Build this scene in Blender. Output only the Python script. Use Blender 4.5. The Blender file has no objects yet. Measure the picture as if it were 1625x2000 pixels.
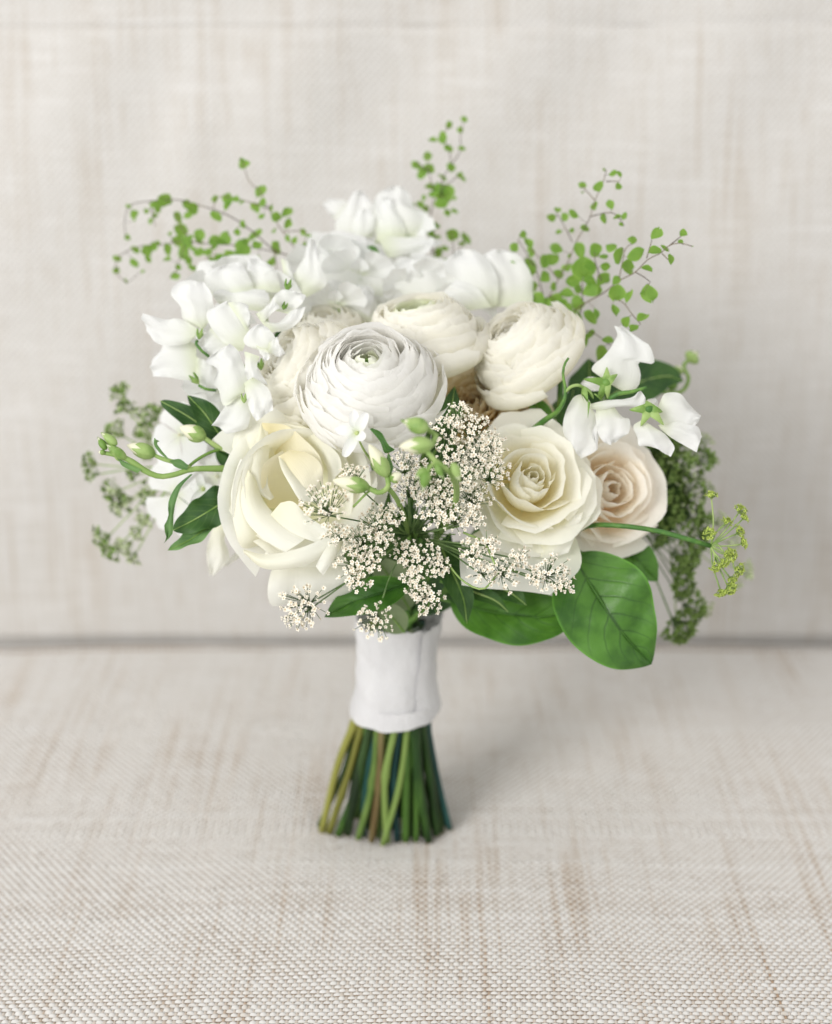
import bpy, math, random
import numpy as np
from mathutils import Vector, Matrix
from math import radians, sin, cos, pi
random.seed(7); RNG = np.random.default_rng(7)
S = bpy.context.scene
COL = S.collection
K = 0.01                                     # everything below is in centimetres

# ---------------------------------------------------------------- camera
PITCH = radians(22.0)
CAM = np.array([0.0, -72.0, 49.3])
FX = 2778.0
FWD = np.array([0, cos(PITCH), -sin(PITCH)]); UP = np.array([0, sin(PITCH), cos(PITCH)]); RT = np.array([1.0, 0, 0])
cd = bpy.data.cameras.new("camera"); cam = bpy.data.objects.new("camera", cd); COL.objects.link(cam)
cd.sensor_fit = 'VERTICAL'; cd.sensor_height = 36; cd.lens = 50
cd.clip_start = 0.02; cd.clip_end = 60
cam.location = Vector(CAM * K); cam.rotation_euler = (pi / 2 - PITCH, 0, 0)
cd.dof.use_dof = True; cd.dof.focus_distance = 0.695; cd.dof.aperture_fstop = 3.1
S.camera = cam
# ---------------------------------------------------------------- light: a large window to the left, soft bounce from the room
w = bpy.data.worlds.new("World"); S.world = w; w.use_nodes = True
w.node_tree.nodes["Background"].inputs[0].default_value = (1.0, 0.99, 0.97, 1)
w.node_tree.nodes["Background"].inputs[1].default_value = 0.94
def area(name, loc, target, size, power, col):
    l = bpy.data.lights.new(name, 'AREA'); l.shape = 'RECTANGLE'; l.size = size[0]; l.size_y = size[1]; l.energy = power; l.color = col
    o = bpy.data.objects.new(name, l); COL.objects.link(o); o.location = loc
    o.rotation_euler = (Vector(target) - Vector(loc)).to_track_quat('-Z', 'Y').to_euler()
area("window_light", (-2.2, -2.65, 1.7), (0, 0.1, 0.15), (1.5, 1.8), 108, (1.0, 0.99, 0.975))
S.view_settings.view_transform = 'Standard'; S.view_settings.look = 'None'
S.view_settings.exposure = -0.09; S.view_settings.gamma = 1
S.render.engine = 'CYCLES'; S.cycles.max_bounces = 14; S.cycles.diffuse_bounces = 12; S.cycles.transmission_bounces = 10

def P(px, py, d):
    ax = 77.0 + d
    return CAM + FWD * ax + RT * ((px - 812.5) / FX * ax) - UP * ((py - 1000) / FX * ax)
def CV(v):                                    # camera frame vector (right, up, towards viewer) -> world
    r = RT * v[0] + UP * v[1] - FWD * v[2]
    return r / np.linalg.norm(r)
def nrm(v):
    v = np.asarray(v, float); n = np.linalg.norm(v); return v / n if n > 1e-9 else v
def frame(pos, facing, up=(0, 1, 0), roll=0.0):
    z = CV(facing); y = CV(up); y = y - z * np.dot(y, z)
    if np.linalg.norm(y) < 1e-3: y = UP - z * np.dot(UP, z)
    y = nrm(y); x = np.cross(y, z)
    c, s = cos(roll), sin(roll); x, y = x * c + y * s, -x * s + y * c
    M = np.eye(4); M[:3, 0] = x; M[:3, 1] = y; M[:3, 2] = z; M[:3, 3] = pos
    return M
def wframe(pos, zdir):
    z = nrm(zdir); a = np.array([0, 0, 1.0]) if abs(z[2]) < .9 else np.array([0, 1.0, 0])
    x = nrm(np.cross(a, z)); y = np.cross(z, x)
    M = np.eye(4); M[:3, 0] = x; M[:3, 1] = y; M[:3, 2] = z; M[:3, 3] = pos
    return M

# ---------------------------------------------------------------- object helpers
MAT = {}                                      # thing name -> world matrix (cm)
def bl(M):
    B = Matrix([list(r) for r in M]); B.translation = B.translation * K; return B
def tag(o, label=None, cat=None, group=None, kind=None):
    if label: o['label'] = label
    if cat: o['category'] = cat
    if group: o['group'] = group
    if kind: o['kind'] = kind
    return o
def thing(name, label, cat, M, group=None):
    o = bpy.data.objects.new(name, None); COL.objects.link(o); o.empty_display_size = .01
    o.matrix_world = bl(M); MAT[o.name] = M
    return tag(o, label, cat, group)
def mkmesh(name, V, F, mat, uv=None, smooth=True):
    me = bpy.data.meshes.new(name)
    me.from_pydata((np.asarray(V) * K).tolist(), [], F)
    if uv is not None:
        ul = me.uv_layers.new(name="UVMap"); li = np.zeros(len(me.loops), dtype=np.int32); me.loops.foreach_get("vertex_index", li)
        ul.data.foreach_set("uv", np.asarray(uv, dtype=np.float32)[li].ravel())
    if smooth: me.polygons.foreach_set("use_smooth", [True] * len(me.polygons))
    for m in (mat if isinstance(mat, (list, tuple)) else [mat]): me.materials.append(m)
    me.update(); return me
def obj(name, V, F, mat, parent=None, uv=None, world=False, smooth=True, ancestor=None):
    """parent: thing; world: V is in world cm and is taken into the thing's frame"""
    V = np.asarray(V, float)
    if world and parent is not None:
        Mi = np.linalg.inv(MAT[(ancestor or parent).name]); V = V @ Mi[:3, :3].T + Mi[:3, 3]
    me = mkmesh(name, V, F, mat, uv, smooth)
    o = bpy.data.objects.new(name, me); COL.objects.link(o)
    if parent is not None: o.parent = parent
    return o
_gf = {}
def gfaces(nu, nv):
    if (nu, nv) not in _gf:
        _gf[(nu, nv)] = [(j * nu + i, j * nu + i + 1, (j + 1) * nu + i + 1, (j + 1) * nu + i) for j in range(nv - 1) for i in range(nu - 1)]
    return _gf[(nu, nv)]
def spline(pts, n):
    pts = np.asarray(pts, float)
    if len(pts) == 2: return pts[0] + (pts[1] - pts[0]) * np.linspace(0, 1, n)[:, None]
    p = np.vstack([2 * pts[0] - pts[1], pts, 2 * pts[-1] - pts[-2]])
    L = np.concatenate([[0], np.cumsum(np.linalg.norm(np.diff(pts, axis=0), axis=1) + 1e-6)]); L /= L[-1]
    out = []
    for t in np.linspace(0, 1, n):
        k = min(len(pts) - 2, max(0, np.searchsorted(L, t, side='right') - 1)); u = (t - L[k]) / (L[k + 1] - L[k])
        a, b, c, d = p[k], p[k + 1], p[k + 2], p[k + 3]
        out.append(.5 * ((2 * b) + (c - a) * u + (2 * a - 5 * b + 4 * c - d) * u * u + (3 * b - a - 3 * c + d) * u ** 3))
    return np.array(out)
class MB:
    def __init__(s): s.v = []; s.f = []; s.uv = []; s.n = 0
    def add(s, V, F, uv=None):
        V = np.asarray(V, float); s.v.append(V); s.f += [tuple(i + s.n for i in f) for f in F]
        s.uv.append(np.asarray(uv, float) if uv is not None else np.zeros((len(V), 2))); s.n += len(V)
    def tube(s, pts, r, n=None, sides=6, cap=True):
        n = n or max(2, len(pts) * 3); C = spline(pts, n)
        T = np.gradient(C, axis=0); T /= np.linalg.norm(T, axis=1)[:, None] + 1e-9
        rr = np.interp(np.linspace(0, 1, n), np.linspace(0, 1, len(np.atleast_1d(r))), np.atleast_1d(r)) if np.ndim(r) else np.full(n, r)
        a = np.array([0, 0, 1.0]) if abs(T[0][2]) < .9 else np.array([1.0, 0, 0]); N = nrm(np.cross(T[0], a))
        V = []; U = []
        for k in range(n):
            N = nrm(N - T[k] * np.dot(N, T[k])); B = np.cross(T[k], N)
            for j in range(sides):
                q = 2 * pi * j / sides; V.append(C[k] + (N * cos(q) + B * sin(q)) * rr[k]); U.append((j / sides, k / (n - 1)))
        F = [(k * sides + j, k * sides + (j + 1) % sides, (k + 1) * sides + (j + 1) % sides, (k + 1) * sides + j) for k in range(n - 1) for j in range(sides)]
        if cap: F += [tuple(range(sides))[::-1], tuple((n - 1) * sides + j for j in range(sides))]
        s.add(V, F, U)
    def out(s, name, mat, parent=None, world=False, ancestor=None, smooth=True):
        return obj(name, np.vstack(s.v), s.f, mat, parent, np.vstack(s.uv), world, smooth, ancestor)
def tube(name, pts, r, mat, parent, world=True, sides=6, n=None, ancestor=None):
    m = MB(); m.tube(pts, r, n, sides); return m.out(name, mat, parent, world, ancestor)

# ---------------------------------------------------------------- materials
def nodes(name):
    m = bpy.data.materials.new(name); m.use_nodes = True; nt = m.node_tree; nt.nodes.clear()
    def N(t, **kw):
        n = nt.nodes.new(t)
        for k, v in kw.items():
            if k.startswith('i_'): n.inputs[int(k[2:])].default_value = v
            else: setattr(n, k, v)
        return n
    def math(op, a, b=None, c=None):
        n = N('ShaderNodeMath', operation=op)
        for i, x in enumerate((a, b, c)):
            if x is None: continue
            if isinstance(x, (int, float)): n.inputs[i].default_value = x
            else: nt.links.new(x, n.inputs[i])
        return n.outputs[0]
    def mix(f, a, b, bt='MIX'):
        n = N('ShaderNodeMix', data_type='RGBA', blend_type=bt)
        for i, x in ((0, f), (6, a), (7, b)):
            if isinstance(x, (int, float)): n.inputs[i].default_value = x
            elif isinstance(x, tuple): n.inputs[i].default_value = (*x, 1)[:4]
            else: nt.links.new(x, n.inputs[i])
        return n.outputs[2]
    def ramp(x, a, b):
        n = N('ShaderNodeMapRange', interpolation_type='SMOOTHSTEP'); nt.links.new(x, n.inputs[0]); n.inputs[1].default_value = a; n.inputs[2].default_value = b
        return n.outputs[0]
    def noise(vec, sc, scale=1.0, detail=2.0):
        mp = N('ShaderNodeMapping'); nt.links.new(vec, mp.inputs[0]); mp.inputs['Scale'].default_value = sc
        n = N('ShaderNodeTexNoise'); nt.links.new(mp.outputs[0], n.inputs['Vector']); n.inputs['Scale'].default_value = scale; n.inputs['Detail'].default_value = detail
        return n.outputs[0]
    return m, nt, N, math, mix, ramp, noise
def finish(nt, N, color, rough, spec, transl, bump=None, bstr=.2, bdist=.001, tcol=None, sheen=0):
    p = N('ShaderNodeBsdfPrincipled'); p.inputs['Roughness'].default_value = rough; p.inputs['Specular IOR Level'].default_value = spec
    if sheen: p.inputs['Sheen Weight'].default_value = sheen
    nt.links.new(color, p.inputs['Base Color']); o = N('ShaderNodeOutputMaterial')
    if bump is not None:
        b = N('ShaderNodeBump'); b.inputs['Strength'].default_value = bstr; b.inputs['Distance'].default_value = bdist
        nt.links.new(bump, b.inputs['Height']); nt.links.new(b.outputs[0], p.inputs['Normal'])
    if transl:
        t = N('ShaderNodeBsdfTranslucent'); nt.links.new(tcol if tcol is not None else color, t.inputs[0])
        x = N('ShaderNodeMixShader'); x.inputs[0].default_value = transl
        nt.links.new(p.outputs[0], x.inputs[1]); nt.links.new(t.outputs[0], x.inputs[2]); nt.links.new(x.outputs[0], o.inputs[0])
    else: nt.links.new(p.outputs[0], o.inputs[0])
def petal_mat(name, base, mid, tip, transl=.28, a=.25, b=.8, vein=.2, rough=.55, rv=.16):
    m, nt, N, mt, mix, ramp, noise = nodes(name)
    uv = N('ShaderNodeUVMap').outputs[0]; sp = N('ShaderNodeSeparateXYZ'); nt.links.new(uv, sp.inputs[0])
    rnd = N('ShaderNodeObjectInfo').outputs['Random']
    c1 = mix(ramp(sp.outputs[1], 0, a + .15), base, mid); c = mix(ramp(sp.outputs[1], a, b), c1, tip)
    st = noise(uv, (34, 1.6, 1), 1, 3)
    blot = noise(uv, (2.5, 2.5, 1), 1, 2)
    c = mix(mt('MULTIPLY', ramp(blot, .45, .8), .35), c, mid)
    c = mix(mt('MULTIPLY', rnd, rv), c, mid)
    c = mix(mt('MULTIPLY', ramp(st, .55, .8), vein), c, tuple(x * .86 for x in mid))
    finish(nt, N, c, rough, .25, transl, st, .38, .0008)
    return m
def leaf_mat(name, dark, light, veincol, nv=7.0, rough=.42, transl=.18, spec=.4, veins=.5):
    m, nt, N, mt, mix, ramp, noise = nodes(name)
    uv = N('ShaderNodeUVMap').outputs[0]; sp = N('ShaderNodeSeparateXYZ'); nt.links.new(uv, sp.inputs[0])
    geo = N('ShaderNodeTexCoord').outputs['Object']
    u = mt('ABSOLUTE', mt('SUBTRACT', mt('MULTIPLY', sp.outputs[0], 2.0), 1.0))
    wob = mt('MULTIPLY', noise(uv, (3, 5, 1), 1, 2), .5)
    ph = mt('ADD', mt('SUBTRACT', mt('MULTIPLY', sp.outputs[1], nv), mt('MULTIPLY', mt('POWER', u, 1.25), 2.1)), wob)
    f = mt('ABSOLUTE', mt('SUBTRACT', mt('FRACT', ph), .5))
    v1 = mt('SUBTRACT', 1.0, ramp(f, .0, .09)); v1 = mt('MULTIPLY', v1, mt('SUBTRACT', 1.0, mt('MULTIPLY', u, .8)))
    v2 = mt('SUBTRACT', 1.0, ramp(u, .01, .06)); v = mt('MAXIMUM', v1, v2)
    big = noise(geo, (60, 60, 60), 1, 3)
    fine = N('ShaderNodeTexVoronoi'); fine.feature = 'DISTANCE_TO_EDGE'; mp = N('ShaderNodeMapping'); nt.links.new(uv, mp.inputs[0]); mp.inputs['Scale'].default_value = (16, 30, 1); nt.links.new(mp.outputs[0], fine.inputs[0])
    c = mix(ramp(big, .35, .7), dark, light)
    c = mix(mt('MULTIPLY', v, veins), c, veincol)
    edge = mt('MULTIPLY', ramp(u, .93, 1.0), .5); c = mix(edge, c, tuple(min(1, x * 1.8) for x in light))
    h = mt('ADD', mt('ADD', mt('MULTIPLY', v, -1.0), mt('MULTIPLY', noise(geo, (160, 160, 160), 1, 3), 1.2)), mt('MULTIPLY', ramp(fine.outputs[0], 0, .06), .25))
    finish(nt, N, c, rough, spec, transl, h, .35, .0006, tcol=mix(.5, c, tuple(min(1, x * 2.2) for x in light)))
    return m
def stem_mat(name, a, b, scale=(150, 150, 25), rough=.5, transl=0.0):
    m, nt, N, mt, mix, ramp, noise = nodes(name)
    g = N('ShaderNodeTexCoord').outputs['Object']; n = noise(g, scale, 1, 3); rnd = N('ShaderNodeObjectInfo').outputs['Random']
    c = mix(ramp(mt('ADD', n, mt('MULTIPLY', mt('SUBTRACT', rnd, .5), .35)), .35, .65), a, b)
    finish(nt, N, c, rough, .35, transl, noise(g, (400, 400, 60), 1, 3), .3, .0006)
    return m
M_white = petal_mat("white_petal", (.76, .80, .62), (.84, .85, .81), (.865, .87, .865), transl=.36)
M_ran = petal_mat("ranunculus_white_petal", (.96, .94, .72), (.98, .97, .92), (.985, .98, .965), transl=.6, a=.45, b=.9, vein=.08, rv=.05)  # petal base coloured yellower to tint the shade between petals warm
M_ranc = petal_mat("ranunculus_cream_petal", (.95, .92, .62), (.975, .955, .84), (.98, .97, .93), transl=.56, a=.45, b=.95)
M_rang = petal_mat("ranunculus_heart_petal", (.50, .66, .22), (.80, .86, .52), (.94, .95, .84), transl=.25, a=.5, b=.95)
M_rose = petal_mat("cream_rose_petal", (.97, .82, .44), (.965, .92, .72), (.96, .95, .88), transl=.46, a=.35, b=.95, vein=.06)
M_roseo = petal_mat("cream_rose_outer_petal", (.90, .92, .66), (.95, .94, .80), (.97, .965, .91), transl=.46, a=.3, b=.85, vein=.08)
M_rin = petal_mat("rose_inner_cream_petal", (.92, .84, .56), (.92, .87, .67), (.92, .89, .78), transl=.32, a=.3, b=.9, vein=.06)
M_rwh = petal_mat("rose_rim_ivory_petal", (.87, .85, .68), (.875, .865, .75), (.885, .88, .81), transl=.3, a=.3, b=.9, vein=.06)
M_blush = petal_mat("blush_rose_petal", (.98, .76, .54), (.98, .91, .79), (.98, .955, .90), transl=.46, a=.35, b=.95, vein=.06)
M_tan = petal_mat("ivory_rose_petal", (.86, .66, .34), (.92, .78, .50), (.94, .86, .68), transl=.46, a=.35, b=.95, vein=.06)
M_star = petal_mat("star_flower_petal", (.80, .84, .68), (.85, .87, .83), (.88, .88, .87), transl=.25)
M_leafd = leaf_mat("dark_leaf", (.018, .062, .014), (.05, .13, .022), (.16, .26, .07), nv=9)
M_leafg = leaf_mat("broad_glossy_leaf", (.025, .10, .008), (.085, .23, .025), (.015, .06, .008), nv=6.5, rough=.33, transl=.2, veins=.75, spec=.5)
M_leafs = leaf_mat("soft_green_leaf", (.07, .17, .05), (.16, .30, .09), (.30, .42, .18), nv=9, rough=.55)
M_sage = leaf_mat("sage_leaf_underside", (.20, .27, .13), (.28, .35, .19), (.35, .42, .24), nv=7, rough=.6)
M_fern = leaf_mat("fern_leaflet", (.12, .27, .03), (.32, .49, .09), (.20, .38, .08), nv=3, rough=.5, transl=.35, veins=.2)
M_stem = stem_mat("green_stem", (.06, .16, .03), (.16, .30, .06))
M_stemp = stem_mat("pale_green_stem", (.22, .34, .09), (.36, .47, .17), rough=.6)
M_hair = stem_mat("fern_wire_stem", (.09, .065, .05), (.20, .16, .10))
M_ray = stem_mat("lace_ray", (.08, .15, .045), (.20, .31, .11))
M_calyx = stem_mat("green_calyx", (.17, .31, .06), (.36, .50, .17), transl=.15)
M_bud = petal_mat("bud_tip", (.55, .66, .25), (.78, .80, .50), (.90, .88, .70), transl=.2, a=.1, b=.7)
def flat_mat(name, c0, c1, rough=.7, transl=.1):
    m, nt, N, mt, mix, ramp, noise = nodes(name)
    uv = N('ShaderNodeUVMap').outputs[0]; sp = N('ShaderNodeSeparateXYZ'); nt.links.new(uv, sp.inputs[0])
    c = mix(ramp(sp.outputs[1], .15, .55), c0, c1); rnd = N('ShaderNodeObjectInfo').outputs['Random']
    c = mix(mt('MULTIPLY', rnd, .4), c, tuple(.5 * (x + y) for x, y in zip(c0, c1)))
    finish(nt, N, c, rough, .2, transl); return m
M_floret = flat_mat("lace_floret", (.58, .46, .30), (.95, .91, .80))
M_floretg = flat_mat("green_floret", (.10, .19, .02), (.50, .60, .14))
M_floretb = flat_mat("seed_floret", (.035, .09, .012), (.22, .32, .09))
M_floretl = flat_mat("pale_floret", (.10, .20, .04), (.55, .60, .38))

def fabric_mat(name, weave, puff=None):
    """oatmeal linen: warp slubs run along y (seat) or z (back), weft along x"""
    m, nt, N, mt, mix, ramp, noise = nodes(name)
    g = N('ShaderNodeTexCoord').outputs['Object']
    lng = (0, 1, 0) if weave == 'seat' else (0, 0, 1)
    def warp(fx, fl): return tuple([fx, fl if weave == 'seat' else 0, fl if weave != 'seat' else 0])
    def weft(fx, fl): return tuple([fx, fl if weave == 'seat' else 0, fl if weave != 'seat' else 0])
    broad = noise(g, warp(38, 5), 1, 2)
    fine = noise(g, warp(240, 8), 1, 2)
    slub = noise(g, weft(9, 210), 1, 3)
    patch = noise(g, warp(7, 7), 1, 2)
    tan = ramp(mt('ADD', mt('MULTIPLY', broad, .38), mt('MULTIPLY', fine, .62)), .49, .68)
    tan = mt('MULTIPLY', tan, mt('ADD', .45, mt('MULTIPLY', ramp(patch, .35, .65), .55)))
    if puff == 'weft':
        base, tanc, amt, wh = (.665, .65, .63), (.53, .465, .39), .6, .75
    elif puff == 'warp':
        base, tanc, amt, wh = (.53, .475, .42), (.36, .25, .165), 1.0, .15
    elif puff == 'under':
        base, tanc, amt, wh = (.33, .25, .18), (.22, .15, .10), .9, .2
    else:
        base, tanc, amt, wh = ((.605, .588, .565) if weave == 'back' else (.54, .52, .50)), (.44, .375, .30), .55, .42
    c = mix(mt('MULTIPLY', tan, amt), base, tanc)
    c = mix(mt('MULTIPLY', ramp(slub, .54, .72), wh), c, (.70, .69, .68))
    if puff is None:
        hatch = noise(g, weft(30, 330), 1, 1); hat2 = noise(g, warp(420, 26), 1, 1)
        c = mix(mt('MULTIPLY', ramp(hatch, .50, .72), .45), c, (.70, .685, .67)); c = mix(mt('MULTIPLY', ramp(hat2, .52, .72), .30), c, tanc)
    bump = None
    if puff is None:
        sp = N('ShaderNodeSeparateXYZ'); nt.links.new(g, sp.inputs[0]); k = sp.outputs[1] if weave == 'seat' else sp.outputs[2]
        a = mt('SINE', mt('MULTIPLY', sp.outputs[0], 2 * pi / .0052)); b = mt('SINE', mt('MULTIPLY', k, 2 * pi / .0054))
        bump = mt('ADD', mt('MULTIPLY', a, b), mt('MULTIPLY', fine, .6))
        c = mix(mt('MULTIPLY', ramp(bump, .1, -.7), .22), c, tanc)
    finish(nt, N, c, .9, .12, 0, bump, .5, .0008, sheen=.15)
    return m

# ---------------------------------------------------------------- sofa: seat and back cushions
def nz(x, y, s, seed=0.0):
    return (np.sin(x * s + seed) * np.cos(y * s * .83 + seed * 1.7) + .6 * np.sin(x * s * 1.9 + y * s * 1.3 + seed * 2.3) + .35 * np.cos(x * s * 3.7 - y * s * 2.9 + seed))
def seat_z(x, y):
    x = np.asarray(x, float); y = np.asarray(y, float)
    z = .10 * nz(x, y, .09, 1.0) - .0009 * (x - 4) ** 2 * .35
    z = z - 7 * np.clip((y - 24.0 - .12 * np.sin(x * .35) - .1 * np.sin(x * 1.1)) / .7, 0, 1) ** 1.2
    return z - .35 * np.exp(-((x + 1.9) ** 2 + y ** 2) / 18)      # dented by the stems
M_seat = fabric_mat("seat_linen", 'seat'); M_under = fabric_mat("seat_linen_ground", 'seat', 'under')
M_weft = fabric_mat("weft_yarn", 'seat', 'weft'); M_warp = fabric_mat("warp_yarn", 'seat', 'warp'); M_back = fabric_mat("back_linen", 'back')
seat = thing("seat_cushion", "flat oatmeal linen seat cushion that the bouquet stands on", "cushion", wframe((0, 0, -14), (0, 0, 1)))
xs = np.linspace(-85, 85, 150)
prof = [(-48, -14), (-50, -10), (-49.5, -4), (-47, -1), (-43, 0)] + [(y, 0) for y in np.arange(-38, 23.1, 1.0)] + [(y, 0) for y in np.arange(23.4, 25.6, .15)] + [(y, 0) for y in np.arange(26, 44.1, 1.0)] + [(45, -4), (45, -9), (45, -14)]
V = []; 
for (y, z) in prof:
    zz = seat_z(xs, np.full_like(xs, y)) if -43 <= y <= 44 else np.zeros_like(xs) + z 
    V.append(np.stack([xs, np.full_like(xs, y), zz - .12], 1))
obj("cover", np.vstack(V), gfaces(len(xs), len(prof)), M_seat, seat, world=True)
# plain weave as geometry: weft and warp knuckles that are seen one by one near the lens
def knuckles(name, mat, which):
    PX, PY = .245, .27
    ni, nj = int(72 / PX / 2), int(57.2 / PY)
    I, J = np.meshgrid(np.arange(-ni // 2 - 8, ni // 2 + 8), np.arange(nj)); I = I.ravel(); J = J.ravel()
    off = (J % 2) if which == 'weft' else ((J + 1) % 2)
    y = -34 + J * PY
    lane = 2 * I + off
    x = lane * PX + .28 * np.sin(y * .12 + 1) + .10 * np.sin(y * .5 + lane * .05)
    y = y + .16 * np.sin(x * .16 + 2) + .05 * np.sin(x * .7 + J * .3)
    rowt = RNG.normal(1, .10, nj)[J]; thick = (RNG.random(nj) < .10)[J]
    rowt = np.where(thick, 1.38, np.clip(rowt, .8, 1.25)); n = len(I)
    lanet = RNG.normal(1, .14, 2000)[(lane + 1000) % 2000]
    j = RNG.normal(1, .10, (n, 3))
    if which == 'weft': hx, hy, hz = .205 * j[:, 0], .118 * rowt * j[:, 1], .085 * rowt * j[:, 2]
    else: hx, hy, hz = .105 * np.clip(lanet, .7, 1.3) * j[:, 0], .15 * j[:, 1], .055 * j[:, 2]
    tv = [(a, b) for b in np.linspace(-1, 1, 4) for a in np.linspace(-1, 1, 5)]
    T = np.array([(a, b * math.sqrt(max(0, 1 - .55 * a * a)) , (1 - abs(a) ** 2.2) * (1 - abs(b) ** 2.4) - .0) for a, b in tv])
    if which == 'warp': T = T[:, [1, 0, 2]]
    rot = RNG.normal(0, .07, n); c, s = np.cos(rot)[:, None], np.sin(rot)[:, None]
    LX = T[None, :, 0] * hx[:, None]; LY = T[None, :, 1] * hy[:, None]
    X = x[:, None] + LX * c - LY * s; Y = y[:, None] + LX * s + LY * c
    Z = seat_z(X, Y) - .075 + T[None, :, 2] * (hz[:, None] + .04) + (0 if which == 'weft' else -.012)
    V = np.stack([X, Y, Z], 2).reshape(-1, 3)
    f0 = np.array(gfaces(5, 4)); F = (f0[None] + (np.arange(n) * len(tv))[:, None, None]).reshape(-1, 4)
    if which == 'warp': F = F[:, ::-1]
    me = bpy.data.meshes.new(name); Mi = np.linalg.inv(MAT[seat.name]); V = V @ Mi[:3, :3].T + Mi[:3, 3]
    me.vertices.add(len(V)); me.vertices.foreach_set("co", (V * K).astype(np.float32).ravel())
    me.loops.add(F.size); me.loops.foreach_set("vertex_index", F.astype(np.int32).ravel())
    me.polygons.add(len(F)); me.polygons.foreach_set("loop_start", np.arange(0, F.size, 4, dtype=np.int32)); me.polygons.foreach_set("use_smooth", np.ones(len(F), dtype=bool))
    me.update(calc_edges=True); me.materials.append(mat)
    o = bpy.data.objects.new(name, me); COL.objects.link(o); o.parent = seat; tag(o, kind="stuff")
knuckles("weft_yarn", M_weft, 'weft'); knuckles("warp_yarn", M_warp, 'warp')
# dark ground cloth between the yarns
gx, gy = np.meshgrid(np.linspace(-37, 37, 120), np.linspace(-34.3, 23.2, 90))
obj("ground_weave", np.stack([gx.ravel(), gy.ravel(), seat_z(gx, gy).ravel() - .085], 1), gfaces(120, 90), M_under, seat, world=True)

back = thing("back_cushion", "upright oatmeal linen back cushion behind the bouquet with a faint seam near its top", "cushion", wframe((0, 34, -2), (0, 0, 1)))
zs = np.concatenate([np.linspace(.05, 4, 20), np.linspace(4.5, 42, 60), np.linspace(42.4, 45.4, 24), np.linspace(46, 64, 20)])
xs = np.linspace(-85, 85, 220); V = []
prof = [(42, -7.4), (32, -7.4), (27, -7.2), (25.3, -5), (25.0, -1.8), (24.7, -.6)]
for (y, z) in prof: V.append(np.stack([xs, np.full_like(xs, y), np.full_like(xs, z)], 1))
for z in zs:
    y = 24.2 + .13 * z + .3 * np.clip(1 - z / .6, 0, 1) ** 2 - 1.1 * sin(pi * min(1, z / 44))
    yy = y + .22 * nz(xs, np.full_like(xs, z), .13, 3.0) * np.clip(z / 12, .2, 1)
    yy = yy - .35 * np.sin(xs * .42 + 1.3 * np.sin(z * .10)) * np.exp(-((z - 41) / 5.5) ** 2) - .5 * np.exp(-((xs + 15.5 - .1 * (z - 37)) / 1.6) ** 2 - ((z - 37) / 4.) ** 2)
    seam = np.exp(-((z - 43.7 - .006 * xs) / .28) ** 2); yy = yy + .20 * seam + (0.25 if z > 44 else 0)
    V.append(np.stack([xs, yy, np.full_like(xs, z)], 1))
for (dy, z) in ((1.5, 66), (5, 67), (9, 65), (11, 40), (11, 0)): V.append(np.stack([xs, np.full_like(xs, 31 + dy), np.full_like(xs, z)], 1))
obj("cover", np.vstack(V), gfaces(len(xs), len(V)), M_back, back, world=True)
mb = MB(); mb.tube([(-85, 30.55, 43.2), (0, 30.42, 43.72), (85, 30.5, 44.2)], .05, 60, 6); mb.out("seam_welt", M_back, back, True)

# ---------------------------------------------------------------- petals
def bez(s, p):
    s = s[..., None]; p = np.asarray(p, float)
    return (1 - s) ** 3 * p[0] + 3 * (1 - s) ** 2 * s * p[1] + 3 * (1 - s) * s * s * p[2] + s ** 3 * p[3]
def cup(th0, prof, W, kt=.22, pw=2.6, curl=0., side=0., ruf=0., spiral=0., point=0., lean=0., nu=11, nv=11, wmin=.3):
    A, Vv = np.meshgrid(np.linspace(-1, 1, nu), np.linspace(0, 1, nv))
    ph = random.uniform(0, 6.3); fr = random.uniform(3, 6)
    top = 1 - kt * np.abs(A) ** pw + point * np.clip(1 - np.abs(A) * 2.4, 0, 1) ** 1.5 + .018 * np.sin(A * fr * 2.3 + ph) + lean * A
    s = Vv * top
    rz = bez(s, prof); r, z = rz[..., 0], rz[..., 1]
    c = np.clip((Vv - .62) / .38, 0, 1) ** 2
    r = r + curl * c; z = z - curl * .55 * c ** 1.5
    e = np.abs(A) ** 3.2 * Vv ** 1.3; r = r + side * e
    d = ruf * Vv ** 2.5 * (np.sin(A * fr + ph) + .4 * np.sin(A * fr * 2.7 + ph * 2)); r = r + d; z = z + .5 * d
    q = np.clip(s / .5, 0, 1); wf = wmin + (1 - wmin) * (q * q * (3 - 2 * q))
    r = r * (1 + spiral * A)
    th = th0 + A * W * wf
    return np.stack([r * np.cos(th), r * np.sin(th), z], -1).reshape(-1, 3), gfaces(nu, nv), np.stack([(A + 1) / 2, Vv], -1).reshape(-1, 2)
def fan(R, ang, notch=0., ruf=.08, freq=7., cupz=0., back=0., fold=0., narrow=1., nu=13, nv=8):
    A, Vv = np.meshgrid(np.linspace(-1, 1, nu), np.linspace(0.02, 1, nv)); ph = random.uniform(0, 6.3)
    th = A * ang * (.75 + .25 * Vv); rr = R * (1 - notch * np.exp(-(A / .18) ** 2) + .03 * np.sin(A * 9 + ph)) * (1 - .16 * np.abs(A) ** 4)
    r = Vv * rr; x = r * np.sin(th) * narrow; y = r * np.cos(th)
    z = cupz * R * Vv ** 1.6 - back * R * Vv ** 2.4 + (.022 * R * Vv * np.sin(19 * A + ph * 2) if nu > 12 else 0) + fold * np.abs(x) + ruf * R * Vv ** 2.2 * (np.sin(freq * A + ph) + .45 * np.sin(freq * 1.9 * A + ph * 1.7))
    return np.stack([x, y, z], -1).reshape(-1, 3), gfaces(nu, nv), np.stack([(A + 1) / 2, Vv], -1).reshape(-1, 2)
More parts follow.
